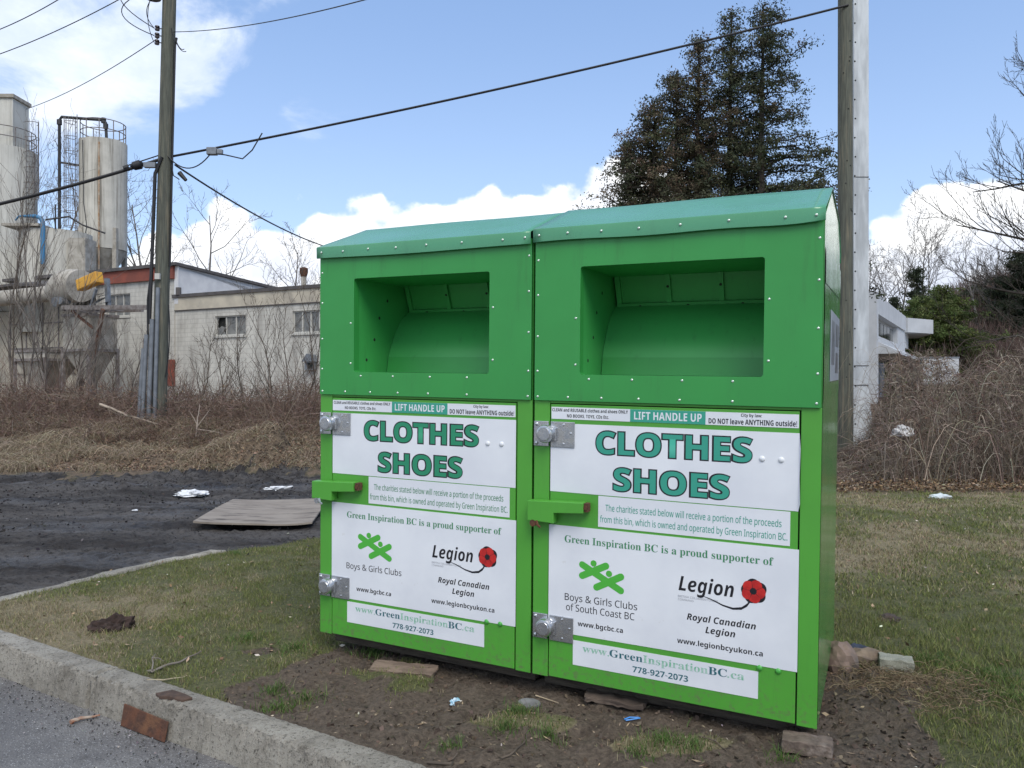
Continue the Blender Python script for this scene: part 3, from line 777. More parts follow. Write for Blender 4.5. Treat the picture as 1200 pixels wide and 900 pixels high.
    text_mesh('lettering', 'The charities stated below will receive a portion of the proceeds', .353, 1.100, .812, .0285, nk, yT, s, 'r', .003)
    text_mesh('lettering', 'from this bin, which is owned and operated by Green Inspiration BC.', .328, 1.123, .760, .0285, nk, yT, s, 'r', .003)
    s = sticker('supporter_sticker', .081, .208 + .01 * right, 1.168, .713)
    slab_text('lettering', [('Green Inspiration BC is a proud supporter of', M['txt_dgreen'])], .180 - .022 * right, 1.092 - .020 * right, .655, .034, yT, s)
    kx = -.022 if right else 0
    lg = MB()
    def rod(a, b2, r=.0155):
        a = Vector((a[0] + kx, 0, a[1])); b2 = Vector((b2[0] + kx, 0, b2[1])); dd = (b2 - a).normalized(); pp = Vector((-dd.z, 0, dd.x)); pts = []
        for k in range(9): an = math.pi * k / 8; pts.append(b2 + dd * r * math.sin(an) + pp * r * math.cos(an))
        for k in range(9): an = math.pi * k / 8; pts.append(a - dd * r * math.sin(an) - pp * r * math.cos(an))
        lg.add([(p.x, yT, p.z) for p in pts], [tuple(range(len(pts)))])
    rod((.268, .544), (.450, .449)); yT2 = yT
    for seg in (((.268, .494), (.380, .551)), ((.337, .450), (.450, .511))): rod(*seg)
    for cx, cz in ((.322, .556), (.395, .518)):
        lg.add([(cx + kx + .0145 * math.cos(a_ * math.pi / 8), yT, cz + .0145 * math.sin(a_ * math.pi / 8)) for a_ in range(16)], [tuple(range(16))])
    # lift each stroke a hair so none share a plane
    for fi, fc_ in enumerate(lg.f):
        for vi in fc_: x_, y_, z_ = lg.v[vi]; lg.v[vi] = (x_, yT - fi * .00012, z_)
    lg.build('club_emblem', M['logo_green'], s, fixn=False)
    if right:
        text_mesh('lettering', 'Boys & Girls Clubs', .162, .504, .388, .031, M['txt_black'], yT, s, 'r', .001)
        text_mesh('lettering', 'of South Coast BC', .169, .492, .342, .031, M['txt_black'], yT, s, 'r', .001)
    else: text_mesh('lettering', 'Boys & Girls Clubs', .179, .525, .384, .031, M['txt_black'], yT, s, 'r', .001)
    text_mesh('lettering', 'www.bgcbc.ca', .244 + kx * .8, .462 + kx, .268 + .005 * right, .022, M['txt_black'], yT, s, 'b')
    text_mesh('lettering', 'Legion', .707 + kx, .938 + kx, .518, .062, M['txt_black'], yT, s, 'i')
    text_mesh('small_lettering', 'BRITISH COLUMBIA/YUKON', .705 + kx, .872 + kx, .4615, .009, M['txt_grey'], yT, s, 'r')
    text_mesh('small_lettering', 'COMMAND', .705 + kx, .772 + kx, .448, .009, M['txt_grey'], yT, s, 'r')
    # poppy: dark outline, five red petals, black centre and stem
    def blob(mb, cx, cz, r, y, lobes=5, amp=.13, ph=.3, n=40, sx=1):
        mb.add([(cx + sx * r * (1 + amp * abs(math.sin(lobes / 2 * a + ph)) - amp) * math.cos(a), y, cz + r * (1 + amp * abs(math.sin(lobes / 2 * a + ph)) - amp) * math.sin(a)) for a in [2 * math.pi * i / n for i in range(n)]], [tuple(range(n))])
    pcx, pcz = 1.017 + kx * 1.05, .523
    pb = MB(); blob(pb, pcx + .003, pcz, .0525, yT - .0002, amp=.16); blob(pb, pcx, pcz, .0145, yT - .0012, 8, .12)
    for a in range(5):
        an = a * 2 * math.pi / 5 + .5; dx_, dz_ = math.cos(an), math.sin(an)
        pb.add([(pcx + dx_ * .014 - dz_ * .001, yT - .0011 - a * 1e-5, pcz + dz_ * .014 + dx_ * .001), (pcx + dx_ * .044, yT - .0011 - a * 1e-5, pcz + dz_ * .044), (pcx + dx_ * .014 + dz_ * .001, yT - .0011 - a * 1e-5, pcz + dz_ * .014 - dx_ * .001)], [(0, 1, 2)])
    pts = [(.800, .478), (.845, .466), (.895, .447), (.935, .439), (.970, .445), (.992, .462), (1.006, .486)]
    for i in range(len(pts) - 1):
        (a1, b1), (a2, b2_) = pts[i], pts[i + 1]; w1_ = .001 + .0011 * i; w2_ = .001 + .0011 * (i + 1)
        pb.add([(a1 + kx, yT - .0001, b1 - w1_), (a2 + kx, yT - .0001, b2_ - w2_), (a2 + kx, yT - .0001, b2_ + w2_), (a1 + kx, yT - .0001, b1 + w1_)], [(0, 1, 2, 3)])
    pb.build('poppy_outline', M['txt_black'], s, fixn=False)
    pr = MB()
    for a in range(5):
        an = a * 2 * math.pi / 5 + .5 + math.pi / 5
        blob(pr, pcx + .024 * math.cos(an), pcz + .024 * math.sin(an), .0255, yT - .0006 - a * 2e-5, 3, .06, a)
    pr.build('poppy_petals', M['poppy_red'], s, fixn=False)
    text_mesh('lettering', 'Royal Canadian', .742 + kx * .9, 1.028 + kx, .379, .0275, M['txt_black'], yT, s, 'i')
    text_mesh('lettering', 'Legion', .823 + kx, .946 + kx, .3335, .0275, M['txt_black'], yT, s, 'i')
    text_mesh('lettering', 'www.legionbcyukon.ca', .704 + kx, 1.057 + kx, .270, .022, M['txt_black'], yT, s, 'b')
    gr = MB()
    rivets('door_rivet', [(x + .008 * right, -.0075, .209) for x in (1.015, 1.088)], .0125, .007, 12, M['green_rivet'], door)
    s = sticker('web_address_sticker', .184 + .02 * right, .083 - .003 * right, 1.002 + .016 * right, .193)
    kk = .014 * right
    slab_text('lettering', [('www.', M['txt_fade']), ('Green', M['txt_slate']), ('Inspiration', M['txt_fade']), ('BC', M['txt_slate']), ('.ca', M['txt_fade'])], .236 + kk, .950 + kk, .164, .034, yT, s)
    text_mesh('lettering', '778-927-2073', .472 + kk, .717 + kk, .110, .026, M['txt_slate'], yT, s, 'b')
    # ---- two hidden-shackle locks
    for zc, xs in ((1.131, 0.0), (.262 - .026 * right, -.004 + .006 * right)):
        lk = empty('lock', (xs, 0, zc), parent=E_)
        pl = MB(); pl.box((.002, -.0125, -.058), (.076, -.0032, .058)); pl.box((.086, -.0125, -.060), (.204, -.0075, .058))
        pl.box((.066, -.026, -.030), (.118, -.0125, .030))
        pl.build('hasp_plate', M['steel'], lk, bevel=.0025)
        bl = MB()
        rivets('bolt', [(.016, -.0125, .044), (.016, -.0125, -.044), (.150, -.0075, .044), (.186, -.0075, .006), (.150, -.0075, -.044)], .0095, .007, 10, M['steel'], lk)
        pk = MB(); c0 = Vector((.070, -.0125, .002)); ax = Vector((0, -1, 0)); rr_ = [.0405, .0415, .0415, .038, .034]; hs = [0, .004, .034, .040, .0415]
        pk.tube([c0 + ax * h_ for h_ in hs], rr_, 28, True)
        pk.tube([c0 + ax * .0416, c0 + ax * .0435], [.030, .0285], 24, True)
        pk.build('padlock', M['steel'], lk, smooth=True)
    # ---- welded lift handle
    hd = empty('handle', (0, 0, 0), parent=E_)
    H = MB(); prof = [(-.010, .732), (.030, .732), (.120, .728), (.120, .776), (.262, .786), (.262, .834), (-.010, .824)]
    off = 0.002 if right else 0
    H.prism([(x + off * 2, z) for x, z in prof], -.062, -.012)
    H.box((-.002, -.012, .74), (.05, -.004, .80)); H.build('handle_channel', M['green'], hd, bevel=.003)
    ru = MB(); ru.box((.264, -.050, .792), (.284, -.014, .830)); ru.tube([(.274, -.055, .811), (.274, -.010, .811)], .010, 8); ru.build('hinge_pin', M['rust'], hd)
    ru = MB(); ru.disc_cyl((.022, -.050, .722), (0, -1, 0), .016, .012, 12); ru.tube([(.040, -.062, .735), (.048, -.066, .716), (.058, -.060, .706)], .006, 6)
    ru.build('latch_ring', M['rust'] if right else M['steel'], hd, smooth=True)
    # ---- timber skids under the bin
    sk = MB(); sk.box((.02, .10, -.075), (BW - .02, .19, -.002)); sk.box((.02, .95, -.075), (BW - .02, 1.04, -.002)); sk.build('skid', M['wood_old'], E_)
    if right:
        # overlapping side sheets and a faded poster on the outer side
        ss = MB()
        for z0, z1, k in ((0.01, 1.30, 0), (1.30, 1.78, 1), (1.78, 1.93, 2)):
            ss.add([(BW + .0015 + .002 * k, .004, z0), (BW + .0015 + .002 * k, BD - .02, z0 + .03 * (k > 0)), (BW + .0015 + .002 * k, BD - .02, z1 + .03), (BW + .0015 + .002 * k, .004, z1)], [(0, 1, 2, 3)])
        ss.build('side_sheet', M['side_green'], E_)
        po = MB(); po.box((BW + .0055, .36, 1.385), (BW + .0068, 1.10, 1.70)); pp = po.build('side_poster', pmat('faded_poster', (.36, .40, .44), (.28, .31, .36), 4, .3), E_)
        pd = MB(); pd.box((BW + .0069, .44, 1.46), (BW + .0073, .66, 1.66)); pd.box((BW + .0069, .74, 1.55), (BW + .0073, 1.02, 1.66)); pd.box((BW + .0069, .74, 1.42), (BW + .0073, 1.02, 1.52))
        pd.build('print_and_reflections', pmat('dark_print_reflections', (.06, .07, .08), (.20, .22, .25), 9, .3), pp)  # dark blocks stand for print and for reflections painted onto the poster
    return E_
bl_ = make_bin(0, False); br_ = make_bin(1.256, True)
tag(bl_, 'green metal clothes donation bin on the left, farther from the camera, one clubs line only', 'donation bin', 'green clothes donation bins')
tag(br_, 'green metal clothes donation bin on the right, nearer the camera, with glossy outer side showing', 'donation bin', 'green clothes donation bins')

# ------------------------------------------------------------ factory on the left
FO = Vector((-15.8, 36.0, .55)); FRZ = math.atan2(-1, 2.03)
fac = empty('factory_building', FO, FRZ, 'long whitewashed block factory building with a broken window behind the pole', 'building')
fd = Vector((math.cos(FRZ), math.sin(FRZ), 0)); fn = Vector((-fd.y, fd.x, 0))
def on_wall(px, py, depth=0.0):
    """local (s, z) of the factory front seen at a pixel of the photo"""
    r = Vector(((px - 600) / 900, 1, -(py - 450) / 900)); o = FO + fn * depth - Vector((0, 0, EYE))
    k = fn.dot(o) / fn.dot(r); p = r * k - o
    return p.dot(fd), p.z
def z_(v): return v - FO.z
def wall_with_holes(mb, x0, x1, z0, z1, y, holes, depth=.2):
    xs = sorted({x0, x1} | {h[0] for h in holes} | {h[1] for h in holes}); zs = sorted({z0, z1} | {h[2] for h in holes} | {h[3] for h in holes})
    for i in range(len(xs) - 1):
        for j in range(len(zs) - 1):
            cx, cz = (xs[i] + xs[i + 1]) / 2, (zs[j] + zs[j + 1]) / 2
            if any(h[0] < cx < h[1] and h[2] < cz < h[3] for h in holes): continue
            mb.add([(xs[i], y, zs[j]), (xs[i + 1], y, zs[j]), (xs[i + 1], y, zs[j + 1]), (xs[i], y, zs[j + 1])], [(0, 1, 2, 3)])
    for a, b, c, d_ in holes:
        mb.add([(a, y, c), (b, y, c), (b, y, d_), (a, y, d_), (a, y + depth, c), (b, y + depth, c), (b, y + depth, d_), (a, y + depth, d_)], [(0, 4, 5, 1), (1, 5, 6, 2), (2, 6, 7, 3), (3, 7, 4, 0)])
def factory():
    W1 = (2.59, 4.46, z_(3.63), z_(4.52)); W2 = (7.16, 9.05, z_(3.62), z_(4.56)); W3 = (-4.82, -3.07, z_(4.77), z_(5.86))
    top = z_(5.50)
    w = MB(); wall_with_holes(w, .02, 19, -1.2, top - .62, 0, [W1, W2])
    w.add([(19, 0, -1.2), (19, 9, -1.2), (19, 9, top), (19, 0, top)], [(0, 1, 2, 3)])
    w.build('wing_wall', M['block'], fac, fixn=False)
    c = MB(); c.box((.02, -.035, top - .60), (19.02, .20, top - .02)); c.build('cream_parapet', M['cream'], fac)
    c = MB(); c.box((-.10, -.10, top - .02), (19.1, .30, top + .13)); c.box((.02, -.06, top - .64), (19.02, -.002, top - .602)); c.build('parapet_trim', M['dark_trim'], fac)
    r = MB(); r.box((0, .25, top - .35), (19, 9, top - .25)); r.build('wing_roof', M['dark_trim'], fac)
    for W, n, broken in ((W1, 3, True), (W2, 4, False), (W3, 3, False)):
        x0, x1, z0, z1 = W; f = MB(); t = .055
        f.box((x0, .06, z0), (x1, .14, z0 + t)); f.box((x0, .06, z1 - t), (x1, .14, z1))
        for k in range(n + 1):
            x = x0 + (x1 - x0 - t) * k / n; f.box((x, .062, z0 + t), (x + t, .138, z1 - t))
        f.box((x0 - .05, -.06, z0 - .09), (x1 + .05, .05, z0 - .004))
        fo = f.build('window', M['white_frame'], fac)
        g = MB()
        for k in range(n):
            a = x0 + (x1 - x0 - t) * k / n + t; b = x0 + (x1 - x0 - t) * (k + 1) / n
            if broken and k == 0:
                # jagged remains of the smashed pane
                za, zb = z0 + t, z1 - t; ww = b - a; hh = zb - za
                g.add([(a, .10, za), (a + ww * .95, .10, za), (a + ww * .75, .10, za + hh * .22), (a + ww * .9, .10, za + hh * .42), (a + ww * .45, .10, za + hh * .50), (a + ww * .2, .10, za + hh * .38), (a, .10, za + hh * .55)], [(0, 1, 2, 3, 4, 5, 6)])
                g.add([(a, .101, zb), (a, .101, za + hh * .75), (a + ww * .12, .101, za + hh * .80), (a + ww * .2, .101, zb)], [(0, 1, 2, 3)])
            else: g.add([(a, .10, z0 + t), (b, .10, z0 + t), (b, .10, z1 - t), (a, .10, z1 - t)], [(0, 1, 2, 3)])
        g.build('pane', M['glass_old'], fo, fixn=False)
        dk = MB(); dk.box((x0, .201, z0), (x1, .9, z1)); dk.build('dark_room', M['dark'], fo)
    # cowled vent on the wing
    s0, z0 = on_wall(365, 430); v = MB(); v.box((s0 - .18, -.22, z0 - .12), (s0 + .30, .0, z0 + .22)); v.prism([(s0 - .25, z0 + .22), (s0 + .37, z0 + .22), (s0 + .25, z0 + .5), (s0 + .02, z0 + .55)], -.34, 0)
    vo = v.build('wall_vent', M['pipe_grey'], fac); q = MB(); q.box((s0 - .02, -.225, z0 - .08), (s0 + .24, -.221, z0 + .17)); q.build('vent_opening', M['dark'], vo)
    # taller main block with red fascia, running left
    H = z_(6.98); m = MB(); wall_with_holes(m, -5.6, 0, -1.2, H - .60, -.02, [W3])
    m.build('main_wall', M['block'], fac, fixn=False)
    m = MB(); m.add([(0, -.02, -1.2), (0, .3, -1.2), (0, .3, H - .6), (0, -.02, H - .6)], [(0, 1, 2, 3)]); m.box((-22, .02, -1.2), (-5.6, .3, H - 1.6)); m.build('rear_wall', M['cream'], fac)
    f = MB(); f.box((-8.0, -.16, H - .60), (.04, .02, H - .02)); f.build('red_fascia', M['fascia_red'], fac)
    f = MB(); f.box((-12, -.26, H - .02), (.10, .1, H + .10)); f.build('eaves', M['dark_trim'], fac)
    # gable side in grey-blue cladding, seen over the wing roof, shed roof falling to the back
    g = MB(); g.prism([(.0, top - .3), (.0, H - .02), (9.0, H - .62), (15, H - 2.4), (15, top - .3)], .02, .20, axes=(1, 2, 0)); g.box((.0, -.04, top - .3), (.26, -.001, H - .0))
    g.build('side_cladding', M['blue_wall'], fac)
    g = MB(); P = [(-.25, H - .0), (-.25, H + .14), (9.0, H - .46), (15.2, H - 2.25), (15.2, H - 2.4), (9, H - .60)]
    g.prism(P, -13, .34, axes=(1, 2, 0)); g.build('main_roof', M['dark_trim'], fac)
    g = MB(); g.box((.203, 3.0, top - .1), (.24, 5.8, top + .55)); g.build('side_window', M['office_glass'], fac)
    g = MB(); g.tube([(0.3, -.05, top + .1), (0.3, -.05, top + .45)], .12, 8); g.build('gutter_end', M['dark_trim'], fac)
    # flue on the wing roof
    s0, z0 = on_wall(356, 333, 3); g = MB(); g.tube([(s0, 3, top - .3), (s0, 3, z0 + .5)], .13, 10); fl = g.build('flue', M['duct'], fac, smooth=True)
    g = MB(); g.tube([(s0, 3, z0 + .35), (s0, 3, z0 + .55), (s0, 3, z0 + .75), (s0, 3, z0 + .80)], [.14, .20, .20, .09], 12); g.build('flue_cowl', M['rust'], fl, smooth=True)
    # red hose cabinet near the corner
    s0, z0 = on_wall(203, 437); g = MB(); g.box((s0 - .12, -.24, z0 - .62), (s0 + .16, -.021, z0 + .62)); g.build('red_cabinet', M['fascia_red'], fac, bevel=.02)
    # cream panelled bay, lean-to canopy
    g = MB(); g.box((-12.6, -.06, z_(2.0)), (-7.2, -.0, H - 1.1)); g.build('cream_bay', M['cream'], fac)
    g = MB()
    for s_ in (-12.6, -11.2, -9.8, -8.5, -7.3): g.box((s_, -.09, z_(2.0)), (s_ + .08, -.061, H - 1.1))
    for zz in (z_(3.3), z_(4.6)): g.box((-12.6, -.085, zz), (-7.2, -.0615, zz + .07))
    g.build('bay_frame', M['rail'], fac)
    g = MB(); g.add([(-22, -2.2, H - 1.0), (-9.0, -2.2, H - .55), (-5.4, -1.9, H - .75), (-5.4, .1, H - .15), (-22, .1, H - .4)], [(0, 1, 2, 3, 4)]); g.add([(-22, -2.2, H - 1.12), (-9.0, -2.2, H - .67), (-5.4, -1.9, H - .87), (-5.4, .1, H - .27), (-22, .1, H - .52)], [(4, 3, 2, 1, 0)])
    g.add([(-22, -2.2, H - 1.0), (-9.0, -2.2, H - .55), (-5.4, -1.9, H - .75), (-22, -2.2, H - 1.12), (-9.0, -2.2, H - .67), (-5.4, -1.9, H - .87)], [(3, 4, 1, 0), (4, 5, 2, 1)])
    g.build('canopy', M['dark_trim'], fac, fixn=False)
factory()

def rotz(v, a): return Vector((v.x * math.cos(a) - v.y * math.sin(a), v.x * math.sin(a) + v.y * math.cos(a), v.z))
def L2W(s, d_, z): return FO + fd * s + fn * d_ + Vector((0, 0, z))

def silo(name, c, r, z0, z1, cone, label, mat, rail=True):
    E_ = empty(name, (c[0], c[1], z0), 0, label, 'silo'); h = z1 - z0
    b = MB(); n = 40; K = 14; vs = []; fs = []
    for i in range(K + 1):
        for k in range(n):
            a = 2 * math.pi * k / n; rr = r * (1 + .006 * mnoise.noise(Vector((math.cos(a) * 3, math.sin(a) * 3, i * .4)))); rr += .02 * (k % 5 == 0)
            zz = h * i / K + (.08 * mnoise.noise(Vector((math.cos(a) * 6, math.sin(a) * 6, 9))) if i == K else 0)
            vs.append((rr * math.cos(a), rr * math.sin(a), zz))
    for i in range(K):
        for k in range(n): fs.append((i * n + k, i * n + (k + 1) % n, (i + 1) * n + (k + 1) % n, (i + 1) * n + k))
    fs.append(tuple(range(K * n, K * n + n))); b.add(vs, fs); b.build('shell', mat, E_, smooth=True)
    if cone:
        q = MB(); q.tube([(0, 0, -.03), (0, 0, -cone * .15), (0, 0, -cone)], [r * .99, r * .93, r * .35], 32); q.build('cone', M['duct'], E_, smooth=True)
        for k in range(4):
            a = math.pi / 4 + k * math.pi / 2 + .2; q = MB(); q.bar((r * math.cos(a), r * math.sin(a), 1.2), (r * math.cos(a), r * math.sin(a), -cone - 4.5), .24, .24); q.build('leg', M['duct'], E_)
    if rail:
        q = MB(); t = .028
        for zz in (.55, 1.1): q.tube([((r - .08) * math.cos(a), (r - .08) * math.sin(a), h + zz) for a in [2 * math.pi * k / 24 for k in range(25)]], t, 5)
        for k in range(10): a = 2 * math.pi * k / 10; q.tube([((r - .08) * math.cos(a), (r - .08) * math.sin(a), h - .05), ((r - .08) * math.cos(a), (r - .08) * math.sin(a), h + 1.1)], t, 5)
        q.build('railing', M['rail'], E_)
    return E_
def ladder(parent, x, y, z0, z1, face, cage_from, cage_top):
    q = MB(); fx, fy = face; sx, sy = -fy, fx
    for s_ in (-.22, .22): q.tube([(x + sx * s_, y + sy * s_, z0), (x + sx * s_, y + sy * s_, z1)], .025, 5)
    z = z0 + .2
    while z < z1: q.tube([(x - sx * .22, y - sy * .22, z), (x + sx * .22, y + sy * .22, z)], .014, 4); z += .3
    lo = q.build('ladder', M['rail'], parent)
    q = MB(); z = cage_from
    while z <= cage_top + .01:
        q.tube([(x + sx * .36 * math.cos(a) + fx * .62 * math.sin(a), y + sy * .36 * math.cos(a) + fy * .62 * math.sin(a), z) for a in [math.pi * k / 8 for k in range(9)]], .018, 4); z += .85
    for k in range(1, 8, 1):
        a = math.pi * k / 8; q.tube([(x + sx * .36 * math.cos(a) + fx * .62 * math.sin(a), y + sy * .36 * math.cos(a) + fy * .62 * math.sin(a), zz) for zz in (cage_from, cage_top)], .014, 4)
    q.build('ladder_cage', M['rail'], lo)

pR = at(121, 450, 45); sR = silo('silo', (pR.x, pR.y), 1.27, 9.25, 15.55, 1.5, 'tall streaked concrete silo with a railing on top, black pipe beside it', M['silo'])
ladder(sR, -1.05, -.95, -.5, 7.6, (-.75, -.66), 1.2, 7.4)
q = MB(); q.tube([(-1.98, -1.0, -4.5), (-1.98, -1.0, 7.3), (-1.85, -1.0, 7.5), (.55, -.9, 7.35), (.62, -.9, 7.2), (.62, -.8, 6.2)], .085, 8)
for p_ in ((-1.98, -1.0, 7.2), (.62, -.9, 7.0), (.5, -.9, 7.33)): q.tube([(p_[0], p_[1], p_[2] - .14), (p_[0], p_[1], p_[2] + .14)], .14, 8)
for zz in (4.9, .3): q.bar((-1.98, -1.0, zz), (-.9, -.8, zz - .12), .10)
q.build('fill_pipe', M['black_pipe'], sR, smooth=True)
q = MB(); q.tube([(.42, -1.24, 6.0), (.42, -1.26, -1.7)], .05, 6); q.build('rusty_downpipe', pmat('rusty_pipe', (.30, .17, .08), (.40, .33, .25), 3, .8), sR)
q = MB(); q.tube([(-.5, -1.27, 6.1), (-.42, -1.3, 2.5), (-.25, -1.3, 1.2), (-.42, -1.32, .2), (-.9, -1.4, -.2), (-1.9, -1.5, 0)], .022, 5); q.build('loose_cable', M['wire'], sR)
pL = at(4, 450, 44); sL = silo('silo', (pL.x, pL.y), 1.68, 5.5, 14.75, 0, 'wide pale concrete silo at the left edge with a square stack on top', M['silo2'])
ladder(sL, 1.72, -.3, -.3, 9.9, (.85, -.52), 6.5, 10.9)
q = MB(); q.box((-.35, -.9, 9.15), (1.12, .55, 12.0)); st_ = q.build('stack', M['silo2'], sL, bevel=.02)
q = MB(); q.box((-.45, -1.0, 12.001), (1.22, .65, 12.22)); q.build('stack_cap', M['duct'], st_, bevel=.02)
for zc in (9.9, 10.9):
    pass
# low round bin between the silos with a flat lid and a blue pipe
pC = at(66, 450, 42); T = empty('storage_tank', (pC.x, pC.y, 6.0), 0, 'squat stained round tank between the two silos, under a blue pipe', 'tank')
q = MB(); q.tube([(0, 0, -1.8), (0, 0, 3.65)], [1.75, 1.75], 36); q.build('shell', M['silo'], T, smooth=True)
q = MB(); q.prism([(-1.75, -1.9), (.2, -1.9), (.2, .8), (-1.75, .8)], 3.72, 3.86, axes=(0, 1, 2)); q.build('lid', M['duct'], T)
q = MB(); q.tube([(.45, -1.95, 1.7), (.45, -1.95, 3.85), (.35, -1.95, 4.1), (.1, -1.95, 4.2), (-.8, -1.95, 4.2), (-1.0, -1.9, 4.0)], [.115, .115, .115, .105, .05, .045], 10); q.build('blue_pipe', M['blue_pipe'], T, smooth=True)
q = MB(); q.tube([(.5, -1.8, 4.05), (1.5, -1.4, 4.3), (2.1, -1.2, 3.9), (3.2, -1.0, 3.5)], .05, 6); q.tube([(.9, -1.6, 3.6), (.9, -1.6, 4.9)], .04, 5); q.build('hose', M['black_pipe'], T)
q = MB(); q.box((1.4, -1.3, -.4), (2.3, -.2, 3.2)); q.build('side_box', M['duct'], T)

# horizontal duct with fan housing
def fan_duct():
    D = empty('duct_fan', L2W(on_wall(78, 331, -3.6)[0], -3.6, z_(5.50)), FRZ, 'weathered grey round duct ending in a drum shaped fan housing under the canopy', 'duct')
    q = MB(); q.tube([(-14, 0, -.12), (-.9, 0, 0)], [.36, .36], 16)
    for x in (-9, -6, -3): q.tube([(x, 0, -.08), (x + .08, 0, -.08)], .39, 16)
    q.build('duct', M['duct'], D, smooth=True)
    q = MB(); q.tube([(-1.0, 0, 0), (-.7, 0, .0), (-.1, .0, .22), (.35, .0, .26)], [.36, .55, .72, .74], 22); q.tube([(.35, -.0, .26), (1.0, 0, .22)], [.74, .70], 22); q.build('fan_housing', M['duct'], D, smooth=True)
    q = MB(); q.disc_cyl((.1, -.62, -.5), (0, 1, .2), .22, .5, 12); q.disc_cyl((.45, -.6, -.45), (0, 1, 0), .16, .4, 12); q.build('motor', M['pipe_grey'], D, smooth=True)
fan_duct()
def platform():
    D = empty('conveyor_platform', L2W(on_wall(98, 355, -4.2)[0], -4.2, 0), FRZ, 'rusty steel platform on a slanting brace in front of the factory window', 'platform')
    zz = z_(4.62); q = MB()
    q.bar((-1.4, 0, zz + .12), (3.4, .4, zz - .05), .12, .18); q.bar((-1.4, 1.6, zz + .12), (1.6, 1.6, zz + .02), .12, .16); q.bar((-1.4, 0, zz + .05), (-1.4, 1.6, zz + .05), .1, .14)
    for x in (-.9, -.2, .5): q.bar((x, 0, zz + .03), (x, 1.6, zz + .03), .08)
    q.build('frame', M['rail'], D)
    q = MB(); q.bar((1.1, .1, zz - .05), (-.05, .5, zz - 2.1), .13); q.bar((-1.1, .2, zz), (-.25, .6, zz - .75), .10); q.build('brace', M['rust'], D)
    q = MB()
    for a, b, c_ in (((-.3, .3, .1), (.35, .9, .62), .02), ((.2, .2, .12), (1.0, .8, .42), .02), ((-.5, .5, .55), (.2, 1.1, .85), .02), ((.0, .4, .5), (.9, .9, .75), .02)):
        q.add([(a[0], a[1], zz + a[2]), (b[0], a[1], zz + a[2] + .12), (b[0], b[1], zz + b[2]), (a[0], b[1], zz + b[2] - .1)], [(0, 1, 2, 3)])
    q.bar((.9, .5, zz), (.8, .5, zz + 1.3), .16); q.bar((-.3, .5, zz), (.1, .5, zz + .9), .1)
    q.build('bent_sheet', M['pipe_grey'], D)
platform()
def chute_box():
    p = L2W(on_wall(101, 325, -4.6)[0], -4.6, z_(5.72)); D = empty('yellow_guard', p, FRZ, 'yellow metal belt guard tilted above the rusty platform', 'guard'); D.rotation_euler = (0, R_(-13), FRZ)
    q = MB(); q.box((-.68, 0, -.24), (.62, .35, .24)); q.build('cover', M['yellow'], D, bevel=.04)
    q = MB(); q.box((-.63, -.012, -.20), (.57, -.002, .17)); q.build('cover_plate', M['yellow'], D, bevel=.003)
chute_box()
def hopper(s0, w, ztop, zmid, zbot, label, d_=-2.6, mat='duct'):
    D = empty('dust_hopper', L2W(s0, d_, 0), FRZ, label, 'hopper'); H = w / 2
    q = MB(); q.box((-H, -H * .8, zmid), (H, H * .8, ztop)); q.build('box', M[mat], D)
    q = MB(); q.add([(-H, -H * .8, zmid), (H, -H * .8, zmid), (H, H * .8, zmid), (-H, H * .8, zmid), (-.2, -.2, zbot), (.2, -.2, zbot), (.2, .2, zbot), (-.2, .2, zbot)], [(0, 1, 5, 4), (1, 2, 6, 5), (2, 3, 7, 6), (3, 0, 4, 7), (4, 5, 6, 7)]); q.build('hopper_cone', M['duct'], D)
    for x in (-H, H):
        for y in (-H * .8, H * .8): q = MB(); q.bar((x, y, -.8), (x, y, zmid + .1), .13); q.build('leg', M['rail'], D)
    q = MB(); q.box((-H - .07, -H * .8 - .07, zmid - .06), (H + .07, H * .8 + .07, zmid + .06)); q.box((-H - .06, -H * .8 - .06, ztop - .1), (H + .06, H * .8 + .06, ztop + .02)); q.build('rim', M['rail'], D)
hopper(on_wall(106, 400, -2.6)[0], 1.75, z_(4.55), z_(2.95), z_(1.6), 'grey steel dust hopper on legs, right under the rusty platform')
hopper(on_wall(57, 400, -2.8)[0], 2.2, z_(3.0), z_(2.55), z_(1.0), 'low steel hopper on legs left of the rusty platform', -2.8)

# ------------------------------------------------------------ poles and wires
def pole_tube(pts, rads, n, name, mat, parent):
    q = MB(); P = []; Rr = []
    for i in range(len(pts) - 1):
        for k in range(8):
            u = k / 8; P.append(Vector(pts[i]).lerp(Vector(pts[i + 1]), u)); Rr.append(rads[i] * (1 - u) + rads[i + 1] * u)
    P.append(Vector(pts[-1])); Rr.append(rads[-1]); q.tube(P, Rr, n); return q.build(name, mat, parent, smooth=True)
YP = 16.0
b0 = at(186, 493, YP); t0 = at(198.5, 0, YP); up = (t0 - b0) / (t0.z - b0.z)
P1 = empty('utility_pole', b0, 0, 'leaning weathered wooden utility pole with a transformer and grey conduits at its base', 'utility pole')
def pp(z): return up * z                                   # point on the pole axis at height z above its base
pole_tube([pp(-.4), pp(11.5)], [.152, .128], 18, 'pole', M['pole_wood'], P1)
q = MB(); c = pp(8.75)
q.tube([c + Vector((-.30, -.08, 0)), c + Vector((-.30, -.08, .05)), c + Vector((-.30, -.08, 1.1))], [.15, .175, .175], 18); q.box((c.x - .16, c.y - .12, c.z + .15), (c.x - .05, c.y + .0, c.z + .3))
tr_ = q.build('transformer', M['transformer'], P1, smooth=True)
q = MB(); q.box((c.x - .42, c.y - .265, c.z + .10), (c.x - .34, c.y - .250, c.z + .17)); q.build('transformer_label', M['sticker'], tr_)
